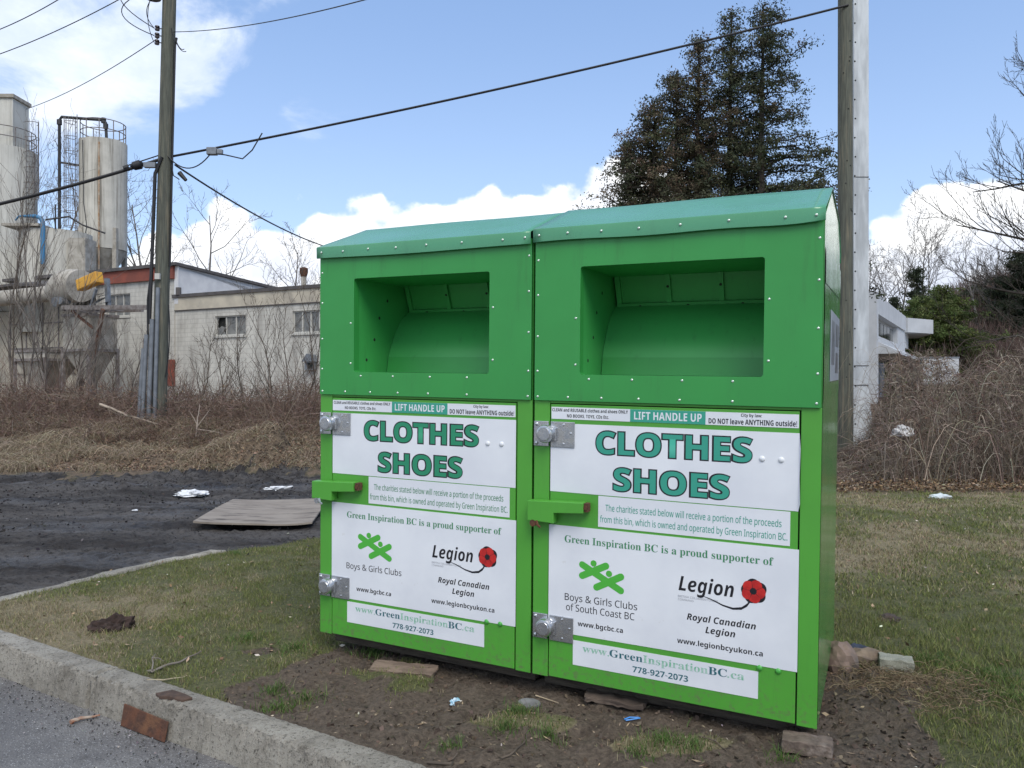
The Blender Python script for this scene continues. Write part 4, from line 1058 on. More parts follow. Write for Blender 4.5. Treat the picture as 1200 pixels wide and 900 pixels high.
for z in (8.13, 7.98, 7.84):
    q = MB(); a = pp(z) + Vector((-.19, -.10, 0)); q.tube([a + Vector((0, 0, -.045)), a + Vector((0, 0, -.02)), a, a + Vector((0, 0, .02)), a + Vector((0, 0, .045))], [.045, .05, .028, .05, .045], 10); q.tube([a, a + Vector((.12, .05, 0))], .012, 5)
    q.build('insulator', M['insulator'], P1, smooth=True)
q = MB()
def hang(a, b, sag, n=14, side=Vector((0, 0, 0))): return [a.lerp(b, k / n) + (Vector((0, 0, -sag)) + side) * (4 * (k / n) * (1 - k / n)) for k in range(n + 1)]
c = pp(8.8)
q.tube(hang(c + Vector((-.45, -.1, .3)), pp(8.13) + Vector((-.25, -.1, 0)), .1, side=Vector((-.62, 0, .25))), .010, 5)
q.tube(hang(c + Vector((-.42, -.1, .1)), pp(7.98) + Vector((-.25, -.1, 0)), .1, side=Vector((-.60, 0, .12))), .010, 5)
q.tube(hang(c + Vector((-.33, -.1, 0)), pp(7.84) + Vector((-.25, -.1, 0)), .0, side=Vector((-.10, 0, 0))), .008, 5)
q.tube(hang(c + Vector((-.27, -.1, 0)), pp(8.13) + Vector((-.25, -.1, 0)), .0, side=Vector((-.16, 0, 0))), .008, 5)
q.tube(hang(pp(8.13) + Vector((.1, -.1, 0)), pp(7.65) + Vector((.42, -.1, 0)), .15), .008, 5)
q.tube(hang(pp(7.9) + Vector((.2, -.1, 0)), pp(7.7) + Vector((.38, -.1, 0)), .08), .008, 5)
q.build('jumper_wire', M['wire'], P1)
q = MB(); q.tube([pp(7.95) + Vector((.20, -.06, 0)), pp(7.8) + Vector((.17, -.06, 0)), pp(5.8) + Vector((.165, -.05, 0)), pp(3.2) + Vector((.172, -.05, 0))], .022, 6)
q.tube([pp(5.45) + Vector((.0, -.16, 0)), pp(5.1) + Vector((-.14, -.14, 0)), pp(3.4) + Vector((-.17, -.12, 0)), pp(2.0) + Vector((-.19, -.12, 0))], .035, 6); q.build('riser_cable', M['wire'], P1, smooth=True)
for dx, r_, zt, m_ in ((-.21, .046, 1.78, 'pipe_grey'), (-.10, .050, 2.1, 'pipe_grey'), (.0, .042, 2.75, 'pipe_grey'), (-.27, .040, 1.5, 'pipe_grey')):
    q = MB(); q.tube([pp(-.3) + Vector((dx * 1.25, -.19, 0)), pp(zt) + Vector((dx, -.18, 0))], r_, 12); q.build('conduit', M[m_], P1, smooth=True)
q = MB(); q.tube(hang(pp(2.4) + Vector((.19, -.1, 0)), pp(.9) + Vector((.16, -.1, 0)), 0, side=Vector((.05, 0, 0))), .012, 5); q.tube([pp(3.0) + Vector((-.19, -.12, 0)), pp(2.5) + Vector((-.24, -.12, 0)), pp(1.75) + Vector((-.2, -.15, 0))], .02, 5); q.build('slack_cable', M['wire'], P1)
c = pp(2.98); q = MB(); q.box((c.x - .06, c.y - .22, c.z - .06), (c.x + .04, c.y - .16, c.z + .06)); q.build('meter_box', M['white_frame'], P1)
c = pp(5.28); q = MB(); q.box((c.x - .36, c.y - .2, c.z - .05), (c.x - .12, c.y - .10, c.z + .05)); q.build('bracket', M['pipe_grey'], P1)

R0 = at(990.5, 450, 16.2); R0.z = -.25
P2 = empty('utility_pole', R0, 0, 'straight bare greenish wooden utility pole right behind the bins, next to a white steel post', 'utility pole')
pole_tube([(0, 0, -.2), (0, 0, 12.5)], [.158, .142], 18, 'pole', M['pole_wood'], P2)
rnd.seed(3)
q = [(rnd.uniform(-.09, .09), rnd.uniform(1.6, 9.5)) for _ in range(16)]
bo = []
for x, z in q: bo.append((x, -math.sqrt(max(.001, .148 ** 2 - x * x)) - .001, z))
rivets('pole_bolt', bo, .016, .012, 6, M['dark'], P2)
# white flanged steel post
W0 = at(1008, 450, 17.0); W0.z = -.2
P3 = empty('steel_post', W0, 0, 'white painted steel post with bolted flange and flared foot beside the wooden pole', 'post')
q = MB(); q.box((-.115, -.10, 1.6), (.145, .14, 12.5)); q.prism([(-.115, 1.599), (.145, 1.599), (.30, 0), (-.115, -.1)], -.10, .14); q.box((-.19, -.105, -.1), (-.116, -.075, 12.5)); q.build('shaft', M['white_steel'], P3, bevel=.006)
q = MB()
for z in (6.2, 2.05, 1.62): q.box((-.19, -.112, z), (.147, -.1055, z + .012))
q.build('joint_seam', M['dark_trim'], P3)
rivets('flange_bolt', [(-.165 + (k % 2) * .012, -.105, .35 + k * .42) for k in range(26)], .020, .014, 6, M['dark'], P3)

def wire(a, b, sag, r, label, extra=None, n=26, group=None):
    q = MB(); q.tube(hang(Vector(a), Vector(b), sag, n), r, 6); o = q.build('overhead_wire', M['wire'], smooth=True); tag(o, label, 'wire', group); return o
pc = b0 + pp(5.48)
wire(pc, R0 + Vector((0, -.15, 9.62)), .12, .024, 'thick black cable sagging from the leaning pole up to the straight pole')
q = MB(); a_ = at(-40, 248, 15.0); q.tube(hang(a_, pc, .05, 20), .034, 7)
e = pc.lerp(a_, .115); e2 = pc.lerp(a_, .185); e3 = pc.lerp(a_, .22); q.tube([e, e.lerp(e2, .25), e.lerp(e2, .75), e2], [.02, .095, .085, .02], 10); q.tube([e2.lerp(e3, .2), e3], [.07, .06], 8)
q.tube([pc.lerp(a_, .02) + Vector((0, 0, .09)), pc.lerp(a_, .2) + Vector((0, 0, .05))], .014, 5)
tag(q.build('overhead_wire', M['wire'], smooth=True), 'thickest black cable with a fat splice, running left from the leaning pole', 'wire')
wire(b0 + pp(8.10) + Vector((.1, 0, 0)), at(470, -12, 9), .12, .0075, 'thin wire rising right from high on the leaning pole to the top of the picture')
wire(b0 + pp(7.98) + Vector((-.2, 0, 0)), at(30, 128, 24), .15, .009, 'thin wire dropping left from the leaning pole towards the square stack')
wire(at(-60, 82, 14), at(160, -12, 12), .12, .0075, 'lower of the two thin wires crossing the top left corner of the sky')
wire(at(-60, 53, 14), at(90, -14, 12), .12, .0075, 'upper of the two thin wires crossing the top left corner of the sky')
wire(b0 + pp(5.3) + Vector((.25, -.1, 0)), at(400, 294, 30), .25, .020, 'thin service wire falling right from the leaning pole to behind the left bin')
q = MB(); c = pc
q.tube(hang(c + Vector((.1, -.1, 0)), c + Vector((1.0, -.12, .06)), .28), .013, 5)
q.tube([c + Vector((1.0, -.12, .06)), c + Vector((1.3, -.12, .02)), c + Vector((1.65, -.12, -.06)), c + Vector((1.85, -.12, .12)), c + Vector((2.05, -.1, .48))], .014, 5)
cb = q.build('cable_loop', M['wire'], smooth=True); tag(cb, 'drip loop of cable hanging under the sagging black cable right of the pole', 'cable loop')
q = MB(); q.box((c.x + .92, c.y - .18, c.z + .02), (c.x + 1.12, c.y - .06, c.z + .17)); q.box((c.x + 1.13, c.y - .17, c.z + .03), (c.x + 1.24, c.y - .08, c.z + .13)); o = q.build('splice_box', M['pipe_grey'], cb, bevel=.01)
q = MB(); a_ = b0 + pp(5.2); q.tube([a_ + Vector((.18, -.1, .1)), a_ + Vector((.22, -.1, -.12)), a_ + Vector((.34, -.1, -.2))], .012, 5); q.tube([a_ + Vector((.34, -.1, -.06)), a_ + Vector((.48, -.1, -.22))], [.05, .035], 8); o = q.build('wire_clamp', M['wire'])
tag(o, 'dark wedge clamp where the service wire leaves the leaning pole', 'clamp')

# ------------------------------------------------------------ white office building on the right
OC = at(1027.5, 450, 40); OC.z = .4
od = Vector((.623, 1, 0)).normalized(); ORZ = math.atan2(od.y, od.x)
off = empty('office_building', OC, ORZ, 'white two storey office building with ribbon windows behind the brambles', 'building')
def office():
    # local x runs away along the side facade, local y to its left (into the block)
    def Z(v): return v - OC.z
    top = Z(6.16); L = 16.3
    q = MB(); q.box((0, .001, -1), (.7, 7.0, top + .12)); q.build('front_wall', M['white_office'], off)
    q = MB(); q.box((.7, 0.0, Z(5.15)), (L, 7.0, top)); q.build('upper_fascia', M['white_office'], off)
    q = MB(); q.box((.7, .40, Z(3.45)), (L + 3, 7.0, Z(5.148))); q.box((.7, .06, Z(3.45)), (L, .398, Z(4.02))); q.box((11.6, .1, Z(4.021)), (L + 3, .398, Z(5.148))); q.box((L - .1, .28, Z(.4)), (L + .2, .6, top + .3)); q.build('recessed_wall', M['white_office'], off)
    for k in range(6):
        q = MB(); x = .9 + k * 1.75; q.box((x, .33, Z(4.08)), (x + 1.5, .397, Z(4.95))); q.build('window', M['office_glass'], off)
    q = MB(); q.prism([(.0, Z(3.05)), (-.9, Z(3.05)), (-.9, Z(3.2)), (.04, Z(3.70)), (.04, Z(3.44)), (2.0, Z(3.4)), (2.0, Z(3.05))], .7, L + 2, axes=(1, 2, 0)); q.build('canopy', M['white_office'], off)
    q = MB(); q.prism([(L + .2, -.1), (L + .2, 6), (L + 9, 6), (L + 9, -.1), (L + 3.2, -1.5)], Z(5.1), Z(6.1), axes=(0, 1, 2)); q.build('far_eaves', M['white_office'], off)
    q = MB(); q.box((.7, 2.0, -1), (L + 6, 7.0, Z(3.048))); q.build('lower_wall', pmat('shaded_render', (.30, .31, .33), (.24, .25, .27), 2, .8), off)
    for k in range(7):
        q = MB(); x = 1.4 + k * 2.1; q.box((x, 1.93, Z(.8)), (x + 1.5, 1.998, Z(2.2))); q.build('window', M['office_glass'], off)
office()
# pale trailer beyond
p = at(1094, 431, 52); tl = empty('trailer', (p.x, p.y, .3), 0, 'white box trailer parked beyond the office, above the brambles', 'trailer')
q = MB(); q.box((-1.25, -1, 1.1), (1.15, 3.5, 2.95)); q.build('box_body', M['white_office'], tl, bevel=.03)
q = MB(); q.box((-1.26, -1.03, 2.86), (1.16, -1.003, 2.96)); q.box((-1.26, -1.03, 1.08), (1.16, -1.003, 1.2)); q.build('rail', M['pipe_grey'], tl)
for x in (-.9, 1.0): q = MB(); q.disc_cyl((x - .12, 0, .95 - .45), (1, 0, 0), .48, .25, 18); q.build('wheel', M['dark'], tl)

# ------------------------------------------------------------ vegetation
rng = np.random.default_rng(11)
def strands(P, r, n=3, cols=None):
    """tubes along N polylines of K points; returns verts, quads, colours"""
    N, K, _ = P.shape
    D = np.empty_like(P); D[:, 1:-1] = P[:, 2:] - P[:, :-2]; D[:, 0] = P[:, 1] - P[:, 0]; D[:, -1] = P[:, -1] - P[:, -2]
    D /= np.linalg.norm(D, axis=2, keepdims=True) + 1e-9
    ref = rng.normal(size=(N, 1, 3)); ref = np.broadcast_to(ref, P.shape)
    U = np.cross(D, ref); U /= np.linalg.norm(U, axis=2, keepdims=True) + 1e-9; W = np.cross(D, U)
    a = 2 * np.pi * np.arange(n) / n
    V = P[:, :, None, :] + r[:, :, None, None] * (np.cos(a)[None, None, :, None] * U[:, :, None, :] + np.sin(a)[None, None, :, None] * W[:, :, None, :])
    V = V.reshape(-1, 3); idx = np.arange(N * K * n).reshape(N, K, n)
    F = np.stack([idx[:, :-1, :], np.roll(idx, -1, 2)[:, :-1, :], np.roll(idx, -1, 2)[:, 1:, :], idx[:, 1:, :]], -1).reshape(-1, 4)
    C = None if cols is None else np.repeat(cols, K * n, axis=0)
    return V, F, C
def flakes(P, size, cols, flat=0.0, aspect=.6):
    """small quads (leaves, chips) at P with random tilt"""
    N = len(P); a = rng.normal(size=(N, 3)); a[:, 2] *= (1 - flat); a /= np.linalg.norm(a, axis=1, keepdims=True)
    b = np.cross(a, rng.normal(size=(N, 3)) * np.array([1, 1, 1 - flat]) + np.array([0, 0, flat * 3])); b /= np.linalg.norm(b, axis=1, keepdims=True) + 1e-9
    a = a * size[:, None]; b = b * size[:, None] * aspect
    nrm = np.cross(a, b); nrm /= np.linalg.norm(nrm, axis=1, keepdims=True) + 1e-9
    V = np.stack([P - a, P - b * .9 + nrm * size[:, None] * .15, P + a, P + b], 1).reshape(-1, 3)
    F = np.arange(N * 4).reshape(N, 4); return V, F, np.repeat(cols, 4, axis=0)
def joinp(parts):
    V = []; F = []; C = []; o = 0
    for v, f, c in parts: V.append(v); F.append(f + o); C.append(c); o += len(v)
    return np.concatenate(V), np.concatenate(F), np.concatenate(C)
def pick(pal, N, jit=.18):
    pal = np.array(pal); w = pal[:, 3] / pal[:, 3].sum(); i = rng.choice(len(pal), N, p=w)
    return np.clip(pal[i, :3] * (1 + rng.normal(size=(N, 1)) * jit) * (1 + rng.normal(size=(N, 3)) * .05), .004, .9)

# --- lawn grass
def blades(X, Y, Z, hgt, cols, wid=.0016, lean=.6):
    N = len(X); th = rng.uniform(0, 2 * np.pi, N); ph = rng.uniform(0, 2 * np.pi, N)
    wx, wy = np.cos(th) * wid, np.sin(th) * wid
    lx = np.cos(ph) * hgt * lean * rng.uniform(.1, 1.3, N); ly = np.sin(ph) * hgt * lean * rng.uniform(.1, 1.3, N)
    B = np.stack([X, Y, Z - .003], -1); w = np.stack([wx, wy, 0 * wx], -1)
    m = B + np.stack([lx * .35, ly * .35, hgt * .6], -1); t = B + np.stack([lx, ly, hgt * .97], -1)
    V = np.stack([B - w, B + w, m + w * .8, m - w * .8, t + w * .12, t - w * .12], 1).reshape(-1, 3)
    b = np.arange(N)[:, None] * 6
    F = np.concatenate([b + np.array([0, 1, 2, 3]), b + np.array([3, 2, 4, 5])]); return V, F, np.repeat(cols, 6, axis=0)
def lawn():
    parts = []
    for x0, x1, y0, y1, dens, hs in ((-4.2, 1.6, 2.75, 7.6, 9500, .80), (1.2, 4.6, 2.6, 5.2, 8500, .9), (1.3, 5.6, 5.2, 7.6, 4300, .95), (1.2, 8.2, 7.6, 10.6, 2000, 1.1)):
        N = int((x1 - x0) * (y1 - y0) * dens); x = rng.uniform(x0, x1, N); y = rng.uniform(y0, y1, N)
        # keep what the picture could see from here or a step aside
        k = (np.abs(x / y) < 1.0) & (d_kerb(x, y) > .012 * rng.random(N) * 3); x, y = x[k], y[k]
        z = zones(x, y); bs, bd = bin_frame(x, y)
        tuft = fbm(x, y, 7, 3, 91); g = fbm(x, y, 1.5, 3, 92)
        p = z['lawn'] * (1 - z['dirt']) ** 1.5 * (.30 + .9 * sst(.30, .65, tuft)) * (1 - .8 * z['litter'])
        p *= ~((bs > .03) & (bs < 2.47) & (bd < -.08) & (bd > -1.2))
        k = rng.random(len(x)) < p; x, y, tuft = x[k], y[k], tuft[k]; z = {a: (b[k] if hasattr(b, '__len__') else b) for a, b in z.items()}
        H = ground_z(x, y, z); N = len(x)
        dry = np.clip(z['dry'] + (fbm(x, y, 9, 3, 55) - .5) * .9 + rng.normal(size=N) * .22, 0, 1)
        edge = sst(.25, .0, d_kerb(x, y))
        lush = np.exp(-(((x - 2.35) / .55) ** 2 + ((y - 3.75) / .75) ** 2))
        h = (.014 + .020 * rng.random(N) ** 1.5) * hs * (.7 + .8 * tuft) * (1 + .7 * (rng.random(N) < .04)) * (1 + .5 * lush) 
        green = pick([(.155, .180, .056, 3), (.200, .212, .074, 3), (.115, .142, .046, 2), (.25, .24, .105, 1)], N)
        straw = pick([(.29, .245, .15, 3), (.37, .31, .20, 2), (.20, .165, .10, 2), (.235, .22, .12, 2)], N)
        dry = np.clip(dry - lush * .5, 0, 1); c = np.where((rng.random(N) < sst(.25, .75, dry))[:, None], straw, green)
        parts.append(blades(x, y, H, h, c, .0017 * (1 + .9 * (y0 > 5) + .8 * (y0 > 7)), .75))
    # longer tufts: beside the bins, along the kerb and in the bare patch
    T = [(-.02, 3.22, .05, 260), (.03, 3.36, .06, 320), (.15, 3.18, .05, 200), (.62, 3.12, .06, 300), (.72, 3.05, .05, 220), (.50, 3.02, .05, 160), (-1.05, 3.45, .06, 300), (-1.12, 3.62, .05, 200), (-.93, 3.50, .05, 160),
         (2.15, 3.98, .11, 700), (2.38, 3.80, .13, 700), (2.55, 3.55, .14, 700), (2.25, 3.5, .10, 450), (-1.5, 4.35, .08, 260), (-1.18, 4.20, .07, 300), (-.75, 4.15, .07, 300), (1.05, 2.98, .04, 120), (-.25, 3.05, .04, 120), (-2.35, 6.55, .05, 150), (2.7, 3.2, .16, 700)]
    for cx, cy, r, n in T:
        a = rng.uniform(0, 2 * np.pi, n); rr = r * np.abs(rng.normal(size=n)) * 1.15; x = cx + rr * np.cos(a); y = cy + rr * np.sin(a) * .8
        k = d_kerb(x, y) > .01; x, y = x[k], y[k]; n = len(x); c = pick([(.075, .135, .030, 4), (.10, .16, .045, 3), (.22, .19, .11, 1)], n)
        parts.append(blades(x, y, ground_z(x, y), (.010 + .045 * rng.random(n) ** 1.4), c, .0016, 1.0))
    V, F, C = joinp(parts); g = np_mesh('grass', V, F, M['tint'], colors=C)
    tag(g, 'short patchy green and straw coloured lawn grass around the bins', 'grass', kind='stuff')
lawn()
STRAW = []
def litter_chips():
    parts = []
    def sc(N, fx, cols, size, flat=.75, dz=.006, asp=.55, only=None):
        x, y = fx(N); k = (np.abs(x / y) < .9); x, y = x[k], y[k]
        if only: k = zones(x, y)[only] > .5; x, y = x[k], y[k]
        z = ground_z(x, y) + dz * rng.random(len(x)) + .003
        parts.append(flakes(np.stack([x, y, z], -1), size * rng.uniform(.5, 1.4, len(x)), pick(cols, len(x)), flat, asp))
    leafc = [(.26, .16, .085, 3), (.18, .11, .06, 3), (.33, .24, .15, 2), (.11, .075, .05, 2), (.30, .25, .19, .5)]
    leafc = [(a * .8, b * .85, c * .9, w) for a, b, c, w in leafc]
    # dry leaves under the brambles
    sc(16000, lambda N: (rng.uniform(.8, 11, N), 10.25 + np.abs(rng.normal(size=N)) * .75), leafc, .021, .5, .10)
    # leaves on the bank behind the mud
    sc(34000, lambda N: (-11 + 10.5 * rng.random(N) ** .75, 12.7 + 3.5 * rng.random(N)), [(.20, .135, .09, 3), (.155, .105, .07, 3), (.27, .21, .14, 2), (.10, .075, .055, 2)], .022, .4, .06)
    # chips and crumbs in the bare patch and lawn
    def bare(N):
        s = rng.uniform(-.4, 3.1, N); d = rng.uniform(-.15, 1.15, N); return BX0[0] + bdir[0] * s + bnor[0] * d, BX0[1] + bdir[1] * s + bnor[1] * d
    def bare_ok(N):
        x, y = bare(N); k = d_kerb(x, y) > .03; return x[k], y[k]
    sc(1500, bare_ok, [(.16, .12, .085, 4), (.30, .24, .17, 2), (.08, .06, .05, 3), (.5, .45, .38, .25)], .0065, .4, .004)
    sc(1600, bare_ok, [(.10, .078, .058, 4), (.065, .05, .038, 3), (.15, .12, .09, 1)], .011, .1, .004, .8, 'dirt')
    sc(1200, lambda N: (rng.uniform(1.2, 2.5, N), rng.uniform(2.9, 4.0, N)), [(.10, .078, .058, 4), (.055, .043, .034, 3), (.16, .125, .09, 1)], .011, .1, .004, .8, 'dirt')
    sc(3000, lambda N: (rng.uniform(-8.5, -1.6, N), 6.5 + 6.5 * rng.random(N) ** .5), [(.040, .037, .037, 5), (.065, .06, .057, 2)], .016, .1, .010, .8, 'mud')
    sc(500, bare_ok, [(.26, .20, .13, 3), (.15, .11, .07, 2)], .015, .8, .006, .16)
    sc(160, lambda N: (rng.uniform(-3.2, -.8, N), rng.uniform(4.0, 6.5, N)), [(.36, .26, .17, 2), (.22, .15, .09, 2), (.55, .5, .42, .6)], .014, .6, .02)
    sc(700, lambda N: (rng.uniform(1.3, 6, N), rng.uniform(3.2, 10, N)), [(.30, .22, .14, 2), (.16, .11, .07, 3), (.55, .5, .42, .4)], .014, .6, .02)
    # straw thatch to the right of the bins
    def thatch(N):
        a = rng.normal(size=(N, 2)); return 1.93 + a[:, 0] * .17, 3.68 + a[:, 1] * .15
    N = 1300; a = rng.normal(size=(N, 2)); x = 1.90 + a[:, 0] * .20; y = 3.66 + a[:, 1] * .16; th = rng.uniform(0, 2 * np.pi, N); L = rng.uniform(.03, .12, N); K = 5; u = np.linspace(0, 1, K)[None]
    P = np.stack([x[:, None] + np.cos(th)[:, None] * L[:, None] * u, y[:, None] + np.sin(th)[:, None] * L[:, None] * u, ground_z(x, y)[:, None] + .004 + L[:, None] * (u - u * u) * .7 + .012 * rng.random((N, 1))], -1) + rng.normal(size=(N, K, 3)) * .003
    v_, f_, c_ = strands(P, np.full((N, K), .0011), 3, pick([(.20, .15, .095, 4), (.30, .235, .15, 2), (.11, .08, .052, 3)], N)); STRAW.append((v_, f_, c_))
    # pale specks on mud, pebbles
    sc(900, lambda N: (rng.uniform(-8.5, -1.6, N), rng.uniform(6.0, 13, N)), [(.07, .065, .06, 6), (.14, .13, .12, 2), (.45, .43, .40, .35)], .014, .2, .012, .8)
    V, F, C = joinp(parts + STRAW); tag(np_mesh('leaf_litter', V, F, M['tint_solid'], colors=C), 'scattered dry leaves, straw and crumbs on the bare soil and under the brambles', 'leaf litter', kind='stuff')
    # gravel crumbs along the foot of the kerb
    N = 2600; s = rng.uniform(-1.5, 4.5, N); d = .155 + np.abs(rng.normal(size=N)) * .09 + .25 * rng.random(N) ** 5
    dd = np.array([1, KS]) / KN; nn = np.array([KS, -1]) / KN
    P = np.stack([-3.0 + dd[0] * s + nn[0] * d, 4.5 + dd[1] * s + nn[1] * d, np.full(N, -.146)], -1)
    V, F, C = flakes(P, rng.uniform(.002, .0065, N), pick([(.05, .048, .045, 4), (.16, .155, .15, 3), (.34, .33, .32, 1)], N), .1, .9)
    tag(np_mesh('gravel', V, F, M['tint_solid'], colors=C), 'loose dark grit gathered at the foot of the kerb', 'gravel', kind='stuff')
litter_chips()

# --- brambles, right
def bramble_h(x, y):
    t = x / np.maximum(y, 1) * 13.5
    h = .25 + 1.68 * sst(6.2, 6.75, t) + .30 * sst(8.2, 9.5, t) + .18 * np.sin(t * 2.1) + .12 * np.sin(t * 5.3)
    return h * (.42 + .58 * sst(10.6, 12.6, y))
def brambles():
    parts = []
    cane = [(.185, .148, .118, 4), (.135, .105, .085, 4), (.27, .225, .175, 2), (.43, .365, .29, 1.2), (.14, .088, .070, 1)]
    N = 4200; x = rng.uniform(3.2, 14, N); y = 10.7 + 5.5 * rng.random(N) ** 1.4; k = x / y < .80; x, y = x[k], y[k]; N = len(x)
    h = bramble_h(x, y); th = rng.uniform(0, 2 * np.pi, N); R = rng.uniform(.3, 1.15, N) * (.35 + .4 * h); A = h * rng.uniform(.45, 1.08, N)
    K = 10; u = np.linspace(0, 1, K)[None]; end = rng.uniform(.35, .95, N)[:, None] * u
    X = x[:, None] + np.cos(th)[:, None] * R[:, None] * end * 1.6; Y = y[:, None] + np.sin(th)[:, None] * R[:, None] * end * .9
    Z = A[:, None] * (4 * end * (1 - end)) ** .8 + ground_z(x, y)[:, None] + rng.normal(size=(N, K)) * .02
    rr = (.0025 + .0045 * rng.random(N) ** 2)[:, None] * (1 - .6 * u); parts.append(strands(np.stack([X, Y, Z], -1), rr, 3, pick(cane, N)))
    # fine tangle filling the mass
    N = 15000; x = rng.uniform(3.4, 14, N); y = 10.9 + 4.6 * rng.random(N); k = x / y < .80; x, y = x[k], y[k]; N = len(x); h = bramble_h(x, y)
    z = ground_z(x, y) + h * rng.random(N) ** .8 * .98; d = rng.normal(size=(N, 3)); d[:, 2] = d[:, 2] * .6 + .1; d /= np.linalg.norm(d, axis=1, keepdims=True); L = rng.uniform(.15, .5, N)
    K = 4; u = np.linspace(-.5, .5, K); P = np.stack([x, y, z], -1)[:, None] + d[:, None] * (L[:, None] * u)[..., None] + rng.normal(size=(N, K, 3)) * .025; P[..., 2] -= (u ** 2)[None] * .25
    P[..., 2] = np.maximum(P[..., 2], .02)
    parts.append(strands(P, np.full((N, K), .0034) * rng.uniform(.6, 1.5, (N, 1)), 3, pick(cane, N)))
    # dead leaves still hanging
    N = 15000; x = rng.uniform(3.4, 14, N); y = 11.0 + 3.6 * rng.random(N); k = x / y < .80; x, y = x[k], y[k]; N = len(x); z = ground_z(x, y) + bramble_h(x, y) * rng.random(N) * .97
    parts.append(flakes(np.stack([x, y, z], -1), rng.uniform(.010, .030, N), pick([(.10, .068, .048, 5), (.16, .105, .07, 3), (.055, .05, .028, 2), (.07, .09, .035, .6)], N), 0, .55))
    V, F, C = joinp(parts); tag(np_mesh('brambles', V, F, M['tint_solid'], colors=C), 'tangled bank of bare brown bramble canes right of the poles', 'brambles', kind='stuff')
brambles()

# --- brush along the factory, left
def brush():
    parts = []; pal = [(.155, .108, .085, 4), (.20, .145, .115, 3), (.29, .225, .175, 1.5), (.12, .075, .060, 2)]
    N = 6500; x = rng.uniform(-14.5, .5, N); y = rng.uniform(14.5, 20.5, N); hh = (.20 + 1.35 * fbm(x, y, .7, 3, 5) ** 1.3) * (.35 + 1.5 * rng.random(N) ** 2.2) * (.45 + .55 * sst(14.5, 16.3, y)) * (1.0 + .3 * (x < -9.5))
    K = 6; u = np.linspace(0, 1, K)[None]; lx = rng.normal(size=(N, 1)) * .38; ly = rng.normal(size=(N, 1)) * .3; bend = rng.normal(size=(N, 1)) * .18
    P = np.stack([x[:, None] + lx * u * hh[:, None] + bend * u * u, y[:, None] + ly * u, ground_z(x, y)[:, None] - .05 + hh[:, None] * u * (1 - .12 * u)], -1) + rng.normal(size=(N, K, 3)) * .015
    parts.append(strands(P, rng.uniform(.0035, .008, (N, 1)) * (1 - .7 * u), 3, pick(pal, N)))
    N = 17000; x = rng.uniform(-14.5, .5, N); y = rng.uniform(14.6, 19.5, N); H = (.15 + .95 * fbm(x, y, .6, 3, 5)) * (.35 + .65 * sst(14.6, 16.2, y)); z = ground_z(x, y) + H * rng.random(N) ** 1.3 * 1.15
    d = rng.normal(size=(N, 3)); d[:, 2] = np.abs(d[:, 2]) * .8; d /= np.linalg.norm(d, axis=1, keepdims=True); L = rng.uniform(.15, .55, N); K = 4; u = np.linspace(-.5, .5, K)
    P = np.stack([x, y, z], -1)[:, None] + d[:, None] * (L[:, None] * u)[..., None] + rng.normal(size=(N, K, 3)) * .02
    parts.append(strands(P, np.full((N, K), .0034), 3, pick(pal, N)))
    N = 9000; x = rng.uniform(-14.5, .5, N); y = rng.uniform(14.5, 18.5, N); z = ground_z(x, y) + rng.random(N) ** 1.6 * .75 * (.3 + .7 * sst(14.5, 16.2, y))
    parts.append(flakes(np.stack([x, y, z], -1), rng.uniform(.012, .032, N), pick([(.13, .085, .06, 4), (.19, .13, .085, 2), (.06, .065, .03, 1)], N), 0, .55))
    V, F, C = joinp(parts); tag(np_mesh('brush', V, F, M['tint_solid'], colors=C), 'low reddish brown leafless brush along the foot of the factory wall', 'brush', kind='stuff')
    # dry matted grass on the bank
    parts = []; N = 60000; x = rng.uniform(-11.5, -.8, N); y = 12.6 + 3.7 * rng.random(N); k = rng.random(N) < sst(.36, .60, fbm(x, y, 1.3, 4, 71)) * (1 - .55 * (x > -6.2)) ; x, y = x[k], y[k]; N = len(x)
    th = rng.uniform(0, 2 * np.pi, N); L = rng.uniform(.08, .34, N) * (1 + .5 * (x < -7)); K = 5; u = np.linspace(0, 1, K)[None]
    P = np.stack([x[:, None] + np.cos(th)[:, None] * L[:, None] * u * .8, y[:, None] + (np.sin(th)[:, None] - .4) * L[:, None] * u * .8, ground_z(x, y)[:, None] + L[:, None] * (u - u * u * 1.0) * 1.5], -1)
    parts.append(strands(P, rng.uniform(.002, .004, (N, 1)) * (1 - .6 * u), 3, pick([(.33, .265, .185, 3), (.23, .175, .125, 3), (.44, .37, .27, 1.5), (.15, .13, .075, 1.5)], N)))
    V, F, C = joinp(parts); tag(np_mesh('dry_grass', V, F, M['tint_solid'], colors=C), 'matted straw coloured dead grass on the bank beyond the mud', 'grass', kind='stuff')
brush()

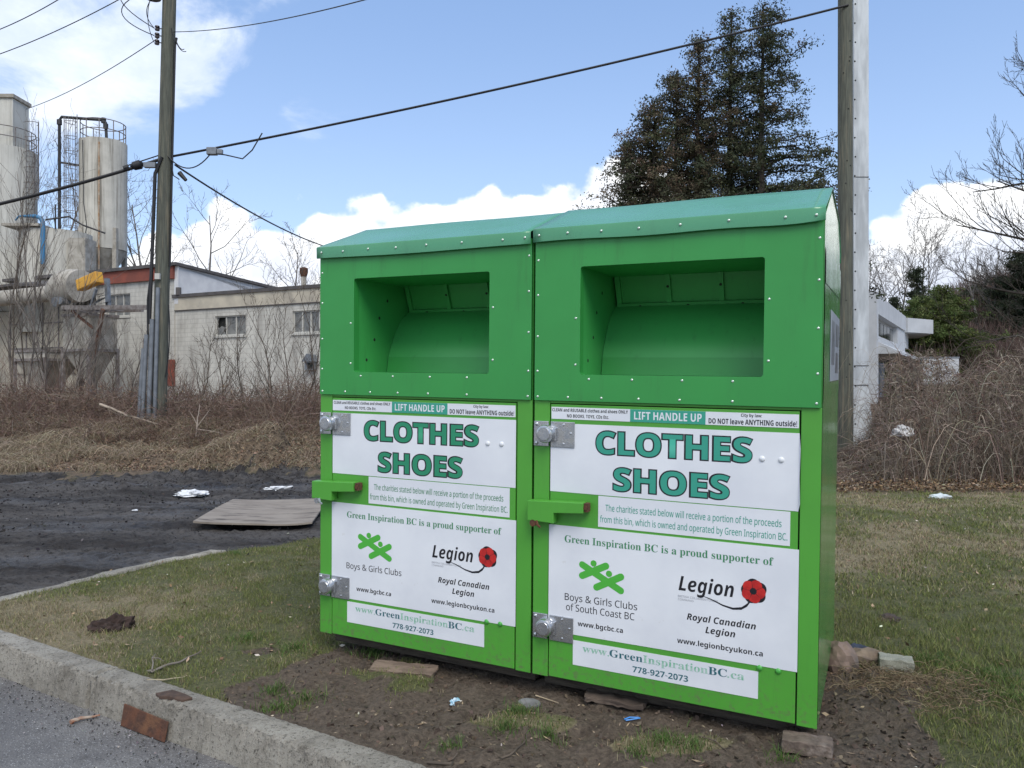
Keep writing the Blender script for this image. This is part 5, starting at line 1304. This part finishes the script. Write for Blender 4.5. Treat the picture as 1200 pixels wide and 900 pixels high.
# --- bare trees grown by recursion
def grow(base, h, seed, spread=.55, r0=.12, levels=4, lean=(0, 0), up=.25, first=.3, nb=(9, 5, 4), twig=.006):
    rr = random.Random(seed); segs = {0: [], 1: [], 2: [], 3: [], 4: []}
    def limb(p, d, L, r, lv):
        K = 7 if lv == 0 else 5; pts = [p.copy()]; q = p.copy(); dd = d.copy()
        for i in range(K - 1):
            dd = (dd + Vector((rr.gauss(0, .09 + .05 * lv), rr.gauss(0, .09 + .05 * lv), rr.gauss(0, .05) + up * .25 * (lv > 0)))).normalized()
            q = q + dd * L / (K - 1); pts.append(q.copy())
        rads = [max(twig * .6, r * (1 - .82 * i / (K - 1))) for i in range(K)]
        segs[lv].append((pts, rads))
        if lv >= levels - 1: return
        n = nb[min(lv, len(nb) - 1)]
        for k in range(n):
            f = first + (1 - first) * (k + rr.random()) / n if lv == 0 else .2 + .78 * (k + rr.random()) / n
            f = min(f, .985); i = int(f * (K - 1)); u = f * (K - 1) - i; c = pts[i].lerp(pts[min(i + 1, K - 1)], u)
            ax = (pts[min(i + 1, K - 1)] - pts[i]).normalized(); a = rr.uniform(0, 2 * math.pi)
            s = ax.cross(Vector((math.cos(a), math.sin(a), .3))).normalized(); nd = (ax * rr.uniform(.55, .95) + s * spread * rr.uniform(.8, 1.5)).normalized()
            limb(c, nd, L * rr.uniform(.34, .55) * (1.15 - .55 * f if lv == 0 else 1 - .3 * f), max(twig, rads[i] * .55), lv + 1)
    limb(Vector(base), Vector((lean[0], lean[1], 1)).normalized(), h, r0, 0); return segs
def bare_tree(name, label, cat, base, h, seed, mat, group=None, **kw):
    base = Vector(base); segs = grow((0, 0, 0), h, seed, **kw); T = empty(name, base, 0, label, cat, group)
    q = MB()
    for p, r in segs[0]: q.tube(p, r, 8)
    for p, r in segs[1]: q.tube(p, r, 5, False)
    q.build('trunk', mat, T, smooth='all', fixn=False)
    q = MB()
    for lv in (2, 3, 4):
        for p, r in segs[lv]: q.tube(p, r, 3, False)
    q.build('crown', mat, T, fixn=False); return T
gz = lambda x, y: float(ground_z(np.array([x]), np.array([y]))[0])
GS = 'thin leafless saplings in front of the factory'
ORD = ['first', 'second', 'third', 'fourth', 'fifth', 'sixth', 'seventh', 'eighth', 'ninth', 'tenth', 'eleventh', 'twelfth', 'thirteenth', 'fourteenth', 'fifteenth']
sap = [(6, 205, 18.5), (14, 300, 19), (22, 262, 18), (30, 232, 19.5), (40, 330, 18.2), (50, 215, 20), (58, 345, 18.8), (68, 300, 19.4), (78, 360, 18.4), (88, 385, 19.6), (100, 378, 18.9), (112, 398, 19.8), (128, 395, 18.6), (140, 405, 19.2), (160, 400, 18.7)]
for i, (px, py, Y) in enumerate(sap):
    b = at(px + rnd.uniform(-6, 8), 480, Y); zt = at(px, py, Y).z; b.z = gz(b.x, b.y) - .1
    bare_tree('sapling', f'{ORD[i]} thin leafless sapling counted from the left edge, in front of the factory', 'sapling', b, (zt - b.z) * 1.05, 100 + i, M['bark_pale'] if i % 3 else M['bark'], GS, spread=.36, r0=.022 + .004 * (i % 3), levels=3, lean=(rnd.uniform(-.06, .10), 0), up=.5, first=.22, nb=(12, 4), twig=.0045)
shr = [(232, 392, 17.0), (262, 400, 17.5), (292, 382, 17.2), (318, 358, 17.2), (338, 352, 18.2), (356, 345, 17.8), (371, 325, 18.4), (205, 420, 18.8)]
for i, (px, py, Y) in enumerate(shr):
    b = at(px, 480, Y); zt = at(px, py, Y).z; b.z = gz(b.x, b.y) - .1
    bare_tree('bare_shrub', f'{ORD[[7, 0, 1, 2, 3, 4, 5, 6].index(i)]} thin bare shrub right of the leaning pole, before the whitewashed wall', 'shrub', b, (zt - b.z) * 1.0, 140 + i, M['bark'], 'bare shrubs before the whitewashed wall', spread=.5, r0=.020, levels=3, lean=(rnd.uniform(-.15, .15), 0), up=.45, first=.05, nb=(13, 6), twig=.0048)
for i, (px, py, Y, lab) in enumerate([(62, 185, 56, 'bare spreading tree seen in the gap between the two silos'), (160, 238, 60, 'bare tree just right of the taller silo, left of the leaning pole'),
                                 (178, 255, 62, 'smaller bare tree half behind the leaning pole'), (226, 250, 58, 'bare tree above the factory roof just right of the leaning pole'), (352, 296, 60, 'small bare treetop behind the flue on the factory roof'), (95, 235, 64, 'bare tree partly behind the taller silo')]):
    b = at(px, 450, Y); b.z = 1.0; zt = at(px, py, Y).z
    bare_tree('bare_tree', lab, 'tree', b, (zt - 1) * 1.0, 200 + i, M['bark_far'], 'far bare trees behind the factory', spread=.62, r0=.17, levels=4, up=.3, first=.33, nb=(10, 6, 5), twig=.016)
# hill on the right
def hill_z(x, y):
    t = x / y; up_ = 10.0 * sst(62, 118, y) * sst(.42, .66, t) + 5 * sst(60, 120, y) * sst(.30, .45, t); return .9 + up_ + 1.6 * (fbm(x, y, .05, 4, 7) - .5) * sst(62, 80, y)
def hill():
    xs = np.linspace(15, 260, 90); ys = np.concatenate([np.linspace(58, 140, 60), np.linspace(145, 400, 20)]); X, Y = np.meshgrid(xs, ys); H = hill_z(X, Y)
    H = np.where(Y <= 58.5, -1, H); V = np.stack([X, Y, H], -1).reshape(-1, 3); idx = np.arange(X.size).reshape(X.shape)
    F = np.stack([idx[:-1, :-1], idx[:-1, 1:], idx[1:, 1:], idx[1:, :-1]], -1).reshape(-1, 4)
    tag(np_mesh('hill', V, F, pmat('hill_soil', (.075, .055, .040), (.050, .050, .028), .3, .95), smooth=True), kind='structure')
    N = 15000; y = rng.uniform(60, 120, N); t = rng.uniform(.52, .72, N); x = y * t; L = rng.uniform(1.0, 4.2, N); K = 5; u = np.linspace(0, 1, K)[None]
    P = np.stack([x[:, None] + rng.normal(size=(N, 1)) * .5 * u * 2, y[:, None] + rng.normal(size=(N, 1)) * .5 * u, hill_z(x, y)[:, None] + L[:, None] * u], -1) + rng.normal(size=(N, K, 3)) * .10
    a = strands(P, rng.uniform(.02, .05, (N, 1)) * (1 - .7 * u), 3, pick([(.115, .080, .068, 4), (.085, .060, .05, 3), (.19, .155, .13, 1)], N))
    N = 30000; y = rng.uniform(60, 112, N); x = y * rng.uniform(.52, .72, N); z = hill_z(x, y) + rng.random(N) * 2.6
    b = flakes(np.stack([x, y, z], -1), rng.uniform(.05, .16, N), pick([(.10, .070, .058, 5), (.13, .09, .07, 3), (.05, .06, .028, 1.6)], N), 0, .5)
    V, F, C = joinp([a, b]); tag(np_mesh('hillside_wood', V, F, M['tint_solid'], colors=C), 'far brown leafless undergrowth covering the hillside on the right', 'undergrowth', kind='stuff')
hill()
for i, (px, py, Y, lab) in enumerate([(1019, 305, 84, 'farthest left bare tree right behind the white office corner'), (1034, 310, 80, 'thin bare tree second from the office corner'), (1053, 288, 82, 'tall bare tree behind the dark spire conifer'),
                                 (1081, 282, 78, 'forked spreading bare tree above the green cedars'), (1098, 290, 86, 'bare tree right of the forked one above the green cedars'), (1150, 290, 84, 'tall straight bare tree on the hilltop, left one of a close trio'), (1160, 312, 88, 'thin bare tree on the hilltop, middle one of a close trio'), (1169, 300, 86, 'thin bare tree on the hilltop, right one of a close trio')]):
    b = at(px, 450, Y); b.z = float(hill_z(np.array([b.x]), np.array([b.y]))[0]) - .3 if px > 1100 else 2.0; zt = at(px, py, Y).z
    bare_tree('bare_tree', lab, 'tree', b, zt - b.z, 230 + i, M['bark_far'], 'far bare trees on the hill', spread=.55, r0=.16, levels=4, up=.35, first=.45, nb=(10, 6, 5), twig=.020)

# --- conifers
def conifer(name, label, base, H, R, seed, pal, bottom=.12, density=1.0, leafs=.11, bare_limbs=False, lop=(0, 0), group=None, droop=.15, power=.8, conical=1.0, clump=26):
    r_ = np.random.default_rng(seed); T = empty(name, base, 0, label, 'conifer', group)
    q = MB(); K = 9; q.tube([(0.06 * H * .05 * math.sin(k), 0, H * k / (K - 1)) for k in range(K)], [max(.02, R * .085 * (1 - k / (K - 1))) + .015 for k in range(K)], 8); q.build('trunk', M['bark_dark'], T, smooth=True)
    nb = int(95 * density); lim = MB(); cen = []; sz = []
    for k in range(nb):
        f = bottom + (1 - bottom) * (k + r_.random()) / nb; z = H * f; a = r_.uniform(0, 2 * np.pi)
        L = R * ((1 - f) ** power * conical + .05) * r_.uniform(.45, 1.18); L *= 1 + lop[0] * math.cos(a) + lop[1] * math.sin(a); L *= .72 + .75 * max(0, .5 + mnoise.noise(Vector((math.cos(a) * 1.3 + seed, math.sin(a) * 1.3, z * .42))))
        rise = r_.uniform(-.05, .45) * L; pts = []
        for j in range(6):
            u = j / 5; pts.append(Vector((math.cos(a) * L * u, math.sin(a) * L * u, z + rise * u - droop * L * u * u + .06 * L * r_.normal() * u)))
        lim.tube(pts, [.028 * (1 - u / 6) * (.4 + L / R) + .006 for u in range(6)], 4, False)
        nc = max(2, int(L * 4.6))
        for j in range(nc):
            u = .10 + .92 * (j + r_.random()) / nc; i = min(int(u * 5), 4); p = pts[i].lerp(pts[i + 1], u * 5 - i)
            if r_.random() < .80: cen.append((p.x + r_.normal() * .05 * R, p.y + r_.normal() * .05 * R, p.z + r_.normal() * .05)); sz.append(r_.uniform(.6, 1.2))
    lim.build('limbs', M['bark_dark'], T, fixn=False)
    cen = np.array(cen); sz = np.array(sz); n = clump; rad = leafs * 2.2
    off_ = r_.normal(size=(len(cen), n, 3)) * np.array([1, 1, .7]) * max(rad, .30) * .50 * sz[:, None, None]; P = (cen[:, None] + off_).reshape(-1, 3)
    cc = pick(pal, len(cen), .2); C = np.repeat(cc, n, axis=0) * (1 + rng.normal(size=(len(P), 1)) * .15)
    V, F, C = flakes(P, r_.uniform(.4, 1.0, len(P)) * leafs * .62, np.clip(C, .004, 1), 0, .5)
    np_mesh('crown', V, F, M['tint'], T, colors=C); return T
GP = [(.060, .072, .038, 4), (.085, .090, .050, 3), (.105, .080, .050, 1), (.040, .050, .030, 3)]
BP = [(.105, .080, .052, 3), (.14, .105, .072, 2), (.080, .082, .045, 4), (.052, .060, .034, 3)]
for i, (px, py, Y, R, pal, lop, cn, lab) in enumerate([
    (893, 6, 30, 3.5, GP, (.30, 0), 1.0, 'tallest dark conifer with long limbs reaching right, nearest the straight pole'),
    (856, 14, 31, 3.0, GP, (-.05, 0), 1.0, 'dark conifer with a tufted tip, just left of the tallest one'),
    (818, 46, 30.5, 3.0, BP, (-.1, 0), 1.0, 'brownish conifer third from the right in the clump behind the bins'),
    (792, 84, 31.5, 2.9, BP, (-.2, 0), 1.1, 'brown tinged conifer fourth from the right in the clump behind the bins'),
    (766, 122, 30, 2.6, BP, (-.15, 0), 1.2, 'low brown conifer second from the left in the clump behind the bins'),
    (738, 165, 31, 2.1, BP, (-.2, 0), 1.3, 'lowest conifer at the left end of the clump behind the bins')]):
    b = at(px, 450, Y); b.z = .5; H = at(px, py, Y).z - b.z
    conifer('conifer', lab, b, H, R, 300 + i, pal, .16, 2.6, .115, lop=lop, group='conifer clump behind the bins', power=.68, conical=cn, clump=40)
CP = [(.085, .115, .030, 4), (.115, .135, .042, 3), (.060, .080, .025, 3)]
DP = [(.034, .046, .026, 4), (.050, .060, .032, 2), (.068, .066, .040, 1)]
for i, (px, py, Y, R, pal, lab) in enumerate([(1074, 316, 70, 2.3, DP, 'narrow dark spire conifer behind the white office roof'), (1103, 336, 66, 5.2, CP, 'broad bright green cedar in the middle, right of the office'), (1078, 350, 64, 4.4, CP, 'rounded green cedar touching the office eaves'), (1048, 350, 74, 2.2, DP, 'small dark conifer peeping over the office roof'),
      (1143, 336, 98, 4.0, DP, 'dark conifer on the hilltop right of the cedars'), (1159, 348, 96, 3.6, DP, 'second dark conifer on the hilltop right of the cedars'), (1178, 336, 92, 4.2, DP, 'dark conifer on the hill left of the big ones at the edge'), (1193, 296, 84, 5.0, DP, 'large dark conifer on the hill at the right edge'), (1215, 280, 80, 5.0, DP, 'large dark conifer cut by the right edge of the picture')]):
    b = at(px, 450, Y); b.z = .8 if px < 1120 else float(hill_z(np.array([b.x]), np.array([b.y]))[0]) - .5; H = at(px, py, Y).z - b.z
    conifer('conifer', lab, b, H, R, 330 + i, pal, .03, 1.6, .20, group='far conifers on the right', power=.60, clump=46)
# big bare tree leaning in from the right edge
def right_tree():
    rr = random.Random(5); b = at(1310, 450, 17); b.z = 0
    T = empty('bare_tree', b, 0, 'large bare tree whose drooping branches reach in from the right edge', 'tree'); q = MB()
    q.tube([(0, 0, -.2), (.05, 0, 2.5), (-.05, .1, 5), (.05, 0, 8), (0, 0, 11)], [.26, .22, .18, .12, .04], 10); q.build('trunk', M['bark'], T, smooth=True)
    L = MB(); tw = MB()
    def br(p, d, ln, r, lv):
        K = 7; pts = [p.copy()]; c = p.copy(); d = d.copy()
        for i in range(K - 1):
            d = (d + Vector((rr.gauss(0, .10), rr.gauss(0, .12), rr.gauss(0, .07) + (.06 if lv else -.02)))).normalized(); c = c + d * ln / (K - 1); pts.append(c.copy())
        (L if lv < 2 else tw).tube(pts, [max(.0035, r * (1 - .8 * i / (K - 1))) for i in range(K)], 5 if lv < 2 else 3, False)
        if lv >= 3: return
        for k in range((9, 6, 4)[lv]):
            f = .22 + .76 * (k + rr.random()) / (9, 6, 4)[lv]; i = min(int(f * (K - 1)), K - 2); c = pts[i].lerp(pts[i + 1], f * (K - 1) - i)
            ax = (pts[i + 1] - pts[i]).normalized(); sd = Vector((rr.gauss(0, .45), rr.gauss(0, .6), rr.choice((-1, 1, 1)) * rr.uniform(.3, .9)))
            br(c, (ax * .9 + sd * .62).normalized(), ln * rr.uniform(.26, .46), max(.005, r * (1 - .7 * f) * .5), lv + 1)
    for z, a, ln, sl in ((2.6, 0, 3.3, .04), (3.2, .35, 3.4, .10), (3.9, -.35, 3.2, .12), (4.5, .1, 3.9, .16), (5.1, -.2, 3.2, .22), (5.7, .3, 2.9, .34), (6.4, 0, 2.6, .45), (7.0, -.3, 2.3, .6), (7.6, .2, 1.9, .8), (3.0, 3.0, 3, .3), (4.6, 2.6, 3, .4), (5.6, 3.5, 3, .4), (3.6, 1.6, 2.8, .3), (4.4, -1.5, 2.6, .3)):
        br(Vector((0, 0, z)), Vector((-math.cos(a), math.sin(a), sl)).normalized(), ln, .055, 0)
    L.build('limbs', M['bark_dark'], T, fixn=False); tw.build('twigs', M['bark_dark'], T, fixn=False)
right_tree()

# ------------------------------------------------------------ small things on the ground
def crumple(name, size, seed, mat, loc, label, cat, flat=.35, rough=.45, sub=3, rot=0, stretch=(1, 1)):
    import bmesh
    bm = bmesh.new(); bmesh.ops.create_icosphere(bm, subdivisions=sub, radius=1)
    for v in bm.verts:
        n = mnoise.fractal(v.co * 1.7 + Vector((seed, seed * 2, 0)), 1.0, 2.1, 4) * rough + mnoise.noise(v.co * 5 + Vector((seed, 0, 3))) * rough * .35
        v.co = v.co * (1 + n); v.co = Vector((v.co.x * size * stretch[0], v.co.y * size * stretch[1], max(v.co.z, -.35) * size * flat))
    me = bpy.data.meshes.new(name); bm.to_mesh(me); bm.free(); me.materials.append(mat)
    o = bpy.data.objects.new(name, me); col.objects.link(o); o.location = Vector(loc); o.rotation_euler = (0, 0, rot); return tag(o, label, cat)
def gp(px, py, dz=0):
    p = on_ground(px, py, 0)
    for _ in range(6): p = on_ground(px, py, gz(p.x, p.y) + dz)
    return p
PL = pmat('white_plastic', (.72, .73, .74), (.55, .56, .57), 12, .4)
crumple('plastic_bag', .15, 1, PL, gp(226, 579), 'crumpled white plastic bag on the black mud, left of the other one', 'bag', .38, .55, 4, stretch=(1.25, .8))
crumple('plastic_bag', .14, 4, PL, gp(326, 574), 'white plastic scrap with a raised corner on the mud near the bin', 'bag', .40, .7, 4, .4, (1.2, .5))
crumple('paper_scrap', .07, 7, PL, gp(152, 516), 'small white paper scrap on the dry bank left of the bags', 'scrap', .3, .5, 3, stretch=(1.6, .8))
crumple('paper_scrap', .035, 9, PL, gp(285, 585), 'tiny white scrap on the mud between the two bags', 'scrap', .3, .5)
crumple('paper_scrap', .03, 12, PL, gp(158, 598), 'tiny white scrap on the mud left of the plywood board', 'scrap', .3, .5)
crumple('plastic_litter', .10, 15, pmat('faded_wrapper', (.55, .62, .62), (.42, .44, .44), 9, .5), gp(1102, 583), 'pale grey green wrapper lying in the leaves under the brambles', 'wrapper', .45, .5, 3, stretch=(1.3, .7))
crumple('plastic_litter', .13, 17, pmat('pale_litter', (.62, .60, .58), (.40, .38, .35), 9, .6), at(1058, 508, 11.6), 'torn pale plastic caught in the brambles', 'wrapper', .8, .6, 3)
crumple('crumpled_cloth', .095, 21, pmat('brown_wool', (.050, .030, .024), (.028, .018, .015), 30, .95, bump=.6, bscale=80), gp(131, 738), 'dark brown crumpled cloth lying on the straw coloured grass by the kerb', 'cloth', .85, .55, 4, .5, (1.15, .62))
crumple('earth_clod', .065, 24, pmat('brown_clod', (.070, .050, .038), (.045, .033, .026), 20, .95, bump=.5), gp(1042, 726), 'small brown clod on the lawn right of the bins', 'clod', .5, .4, 3)
crumple('stone', .048, 27, pmat('grey_stone', (.18, .18, .18), (.11, .11, .11), 12, .9, bump=.4), gp(620, 826), 'small grey stone in the grass tuft before the bins', 'stone', .6, .18, 3, .2, (1.15, .8))
crumple('wrapper', .024, 30, pmat('blue_white_wrapper', (.50, .62, .70), (.16, .42, .55), 60, .4), gp(533, 824), 'tiny pale blue crumpled wrapper on the bare soil', 'wrapper', .9, .6, 3)
crumple('debris_lump', .12, 33, M['wood_old'], gp(25, 513), 'dark rotten log lump at the left edge beyond the mud', 'log', .5, .3, 3, 0, (5.5, 1))
rock = pmat('tan_rock', (.21, .150, .12), (.14, .10, .08), 10, .9, c3=(.10, .085, .075), s3=6, bump=.4)
crumple('rock', .11, 41, rock, gp(984, 776, .02), 'pinkish rock leaning against the right side of the bin', 'rock', 1.0, .22, 3, .3, (.7, .8))
crumple('rock', .10, 44, pmat('brown_rock', (.24, .18, .13), (.12, .09, .07), 10, .9, bump=.4), gp(1014, 777, .0), 'brown angular rock next to a blue cloth, right of the bin', 'rock', .75, .3, 3, -.6, (1.05, .55))
crumple('cloth_scrap', .09, 47, pmat('navy_cloth', (.030, .040, .065), (.018, .024, .04), 20, .9), gp(1001, 768, .02), 'navy blue cloth scrap squeezed between two rocks', 'cloth', .75, .35, 3, .2, (.85, .5))
def brick(name, px, py, w, d_, h, rz, mat, label, cat, tilt=(0, 0), dz=0):
    q = MB(); q.box((-w / 2, -d_ / 2, 0), (w / 2, d_ / 2, h)); o = q.build(name, mat, bevel=.010); o.location = gp(px, py) + Vector((0, 0, dz)); o.rotation_euler = (tilt[0], tilt[1], rz); return tag(o, label, cat)
import bmesh as _bm
def rough_block(o, amp, seed):
    bm = _bm.new(); bm.from_mesh(o.data); _bm.ops.subdivide_edges(bm, edges=bm.edges, cuts=11, use_grid_fill=True)
    for v in bm.verts: v.co += Vector([mnoise.noise(v.co * 26 + Vector((seed + k * 9, 0, 0))) * amp for k in range(3)]) + Vector([mnoise.noise(v.co * 75 + Vector((seed + k * 9, 0, 0))) * amp * .6 for k in range(3)])
    bm.to_mesh(o.data); bm.free(); o.data.polygons.foreach_set('use_smooth', [True] * len(o.data.polygons)); return o
rough_block(brick('brick', 946, 880, .185, .10, .050, R_(-24), pmat('dusty_brick', (.15, .115, .09), (.085, .063, .05), 22, .95, bump=.8, c3=(.22, .18, .15), s3=14), 'dusty brown brick wedged under the right front corner of the bins', 'brick'), .005, 3)
rough_block(brick('concrete_block', 1050, 785, .155, .10, .075, R_(-22), concrete_mat('old_block', (.30, .30, .25), (.19, .18, .14)), 'greyish concrete post stub lying in the grass right of the bins', 'concrete block', dz=-.012), .007, 6)
o = brick('rotten_board', 473, 786, .34, .10, .014, R_(-15), pmat('rotten_board', (.21, .155, .115), (.13, .095, .07), 8, .95, bump=.5, stretch=(1, 5, 5)), 'rotten brown board slab tucked under the front of the left bin', 'board', (R_(8), 0), .004); rough_block(o, .008, 8)
o = brick('soil_slab', 722, 820, .28, .10, .022, R_(-24), pmat('caked_soil', (.14, .105, .080), (.085, .062, .048), 9, .95, bump=.5), 'caked brown slab half buried before the right bin', 'slab', (R_(4), 0), -.006); rough_block(o, .010, 12)
def plywood():
    c = [Vector((-3.24, 7.80, 0)), Vector((-2.03, 7.80, 0)), Vector((-2.26, 9.50, 0)), Vector((-3.44, 9.46, 0))]
    n = 16; V = []; F = []
    for s_ in (0, 1):
        for j in range(n + 1):
            for i in range(n + 1):
                u, v = i / n, j / n; p = c[0].lerp(c[1], u).lerp(c[3].lerp(c[2], u), v); e = .030 + .028 * (abs(u - .5) * 2) ** 3 * (1 - v) + .008 * math.sin(u * 5 + v * 3)
                V.append((p.x, p.y, e - .018 * s_))
    m = (n + 1) ** 2
    for j in range(n):
        for i in range(n): a = j * (n + 1) + i; F.append((a, a + 1, a + n + 2, a + n + 1)); F.append((m + a, m + a + n + 1, m + a + n + 2, m + a + 1))
    rim = [i for i in range(n + 1)] + [j * (n + 1) + n for j in range(1, n + 1)] + [n * (n + 1) + i for i in range(n - 1, -1, -1)] + [j * (n + 1) for j in range(n - 1, 0, -1)]
    for k in range(len(rim)): a, b = rim[k], rim[(k + 1) % len(rim)]; F.append((a, m + a, m + b, b))
    q = MB(); q.add(V, F); o = q.build('plywood_sheet', pmat('weathered_plywood', (.27, .235, .195), (.20, .17, .14), 3, .85, c3=(.075, .062, .052), s3=2.2, lo3=.52, hi3=.68, stretch=(1, 3, 1), bump=.4, bscale=25), smooth=True)
    tag(o, 'weathered grey brown plywood sheet lying flat on the black mud', 'board')
plywood()
def stick(pts, r, mat, name, label, cat, forks=()):
    q = MB(); P = []
    for i in range(len(pts) - 1):
        for k in range(5): P.append(Vector(pts[i]).lerp(Vector(pts[i + 1]), k / 5) + Vector((rnd.gauss(0, r * .35), rnd.gauss(0, r * .35), rnd.gauss(0, r * .2))))
    P.append(Vector(pts[-1])); q.tube(P, [r * (1 - .65 * i / (len(P) - 1)) for i in range(len(P))], 7)
    for a, b, rr_ in forks: q.tube([Vector(a), Vector(a).lerp(Vector(b), .5) + Vector((.004, .006, .006)), Vector(b)], [rr_, rr_ * .8, rr_ * .4], 5)
    return tag(q.build(name, mat, smooth=True), label, cat)
s0 = gp(147, 793, .012); s1 = gp(178, 786, .02); s2 = gp(212, 775, .015); s3 = gp(236, 763, .02)
stick([s0, s1, s2, s3], .0095, M['bark_pale'], 'stick', 'mossy forked stick lying from the kerb into the grass', 'stick', [(s1, gp(178, 771, .04), .004), (gp(178, 771, .04), gp(192, 775, .02), .003), (gp(178, 771, .04), gp(183, 766, .03), .0025)])
stick([gp(172, 797, .01), gp(196, 796, .012), gp(217, 793, .012)], .005, pmat('peeled_twig', (.38, .33, .22), (.24, .2, .13), 30, .8), 'stick', 'short pale peeled twig beside the mossy stick on the kerb edge', 'stick')
def rp_(px, py): return on_ground(px, py, -.14)
stick([rp_(82, 846), rp_(98, 841), rp_(117, 838)], .011, pmat('red_twig', (.26, .10, .05), (.34, .28, .22), 25, .8), 'twig', 'stubby reddish twig lying on the road by the kerb', 'twig')
stick([gp(500, 893, .01), gp(560, 898, .012), gp(598, 885, .012), gp(617, 866, .012), gp(618, 850, .008)], .006, M['bark'], 'root', 'thin curved root on the bare soil at the lower middle', 'root', [(gp(530, 890, .01), gp(552, 868, .012), .003)])
stick([gp(628, 815, .012), gp(655, 824, .012)], .0035, pmat('straw_twig', (.34, .27, .18), rough=.8), 'twig', 'straight straw coloured twig beside the grey stone', 'twig')
stick([gp(818, 862, .01), gp(838, 868, .012), gp(852, 880, .01)], .004, M['bark'], 'twig', 'thin Y shaped twig on the bare soil before the right bin', 'twig', [(gp(838, 868, .012), gp(847, 856, .012), .0025)])
stick([at(118, 474, 15.4), at(150, 487, 15.3), at(185, 497, 15.2)], .028, pmat('pale_dead_branch', (.38, .31, .24), (.26, .21, .16), 8, .85), 'fallen_branch', 'pale fallen branch sloping down to the foot of the leaning pole', 'branch')
stick([at(229, 512, 15.0), at(232, 492, 15.0), at(234, 474, 15.0)], .018, pmat('grey_dead_wood', (.34, .28, .23), rough=.85), 'dead_stem', 'broken pale dead stem sticking up right of the leaning pole', 'stem', [(at(231, 500, 15), at(246, 480, 15), .010), (at(231, 503, 15), at(262, 508, 15), .010), (at(231, 498, 15), at(222, 482, 15), .008)])
# blue strap, cigarette end, chip on the kerb
q = MB(); a = gp(741, 843, .008); q.tube([a + Vector((-.035, .0, 0)), a + Vector((-.01, .012, .004)), a + Vector((.03, .018, 0)), a + Vector((.034, .006, .003)), a + Vector((0, -.004, .002)), a + Vector((-.03, -.010, 0))], .0035, 5)
tag(q.build('blue_strap', pmat('blue_plastic', (.02, .20, .55), rough=.35), smooth=True), 'twisted bright blue plastic strap on the soil before the right bin', 'strap')
a = gp(539, 868, .006); b = a + Vector((.020, .010, 0)); cg = empty('cigarette_end', a, 0, 'orange tipped cigarette end on the bare soil near the kerb', 'cigarette end')
q = MB(); q.tube([(0, 0, 0), (.018, .009, 0)], .0038, 8); q.build('filter', pmat('orange_filter', (.55, .22, .06), rough=.8), cg); q = MB(); q.tube([(.0181, .00905, 0), (.026, .013, 0)], [.0037, .0034], 8); q.build('paper', M['sticker'], cg)
q = MB(); kd = Vector((1, KS, 0)).normalized(); kn = Vector((KS, -1, 0)).normalized(); c0 = on_ground(205, 815, .02)
P = [c0 + kd * a_ + kn * b_ for a_, b_ in ((-.10, .03), (-.06, -.03), (.03, -.035), (.10, -.02), (.08, .02), (.0, .028), (-.05, .045))]
q.add([(p.x, p.y, .022 + .004 * (i % 2)) for i, p in enumerate(P)] + [(p.x, p.y, .008) for p in P], [tuple(range(7)), tuple(range(13, 6, -1))] + [(i, (i + 1) % 7, 7 + (i + 1) % 7, 7 + i) for i in range(7)])
tag(q.build('bark_chip', pmat('dark_bark_chip', (.085, .052, .036), (.05, .032, .024), 30, .95, bump=.5), bevel=.003), 'flat dark brown bark chip lying on top of the kerb', 'bark')
# rusty plate leaning on the kerb face
def plate():
    u = Vector((1, KS, 0)).normalized(); nn = Vector((KS, -1, 0)).normalized(); c0_ = on_ground(171, 862, -.15); o0_ = Vector((-3.0, 4.5, 0)); A = o0_ + u * ((c0_ - o0_).dot(u) - .195) + nn * .176 + Vector((0, 0, -.15)); L = .33
    E_ = empty('rusty_plate', A, math.atan2(u.y, u.x), 'rusty flat steel plate leaning against the kerb face', 'plate'); q = MB()
    q.add([(0, 0, 0), (L, .0, -.0), (L * 1.02, .016, .088), (0.005, .016, .100), (0, .006, 0), (L, .006, 0), (L * 1.02, .022, .088), (.005, .022, .100)], [(0, 1, 2, 3), (7, 6, 5, 4), (0, 4, 5, 1), (1, 5, 6, 2), (2, 6, 7, 3), (3, 7, 4, 0)])
    q.build('plate', M['rust'], E_, bevel=.003)
plate()
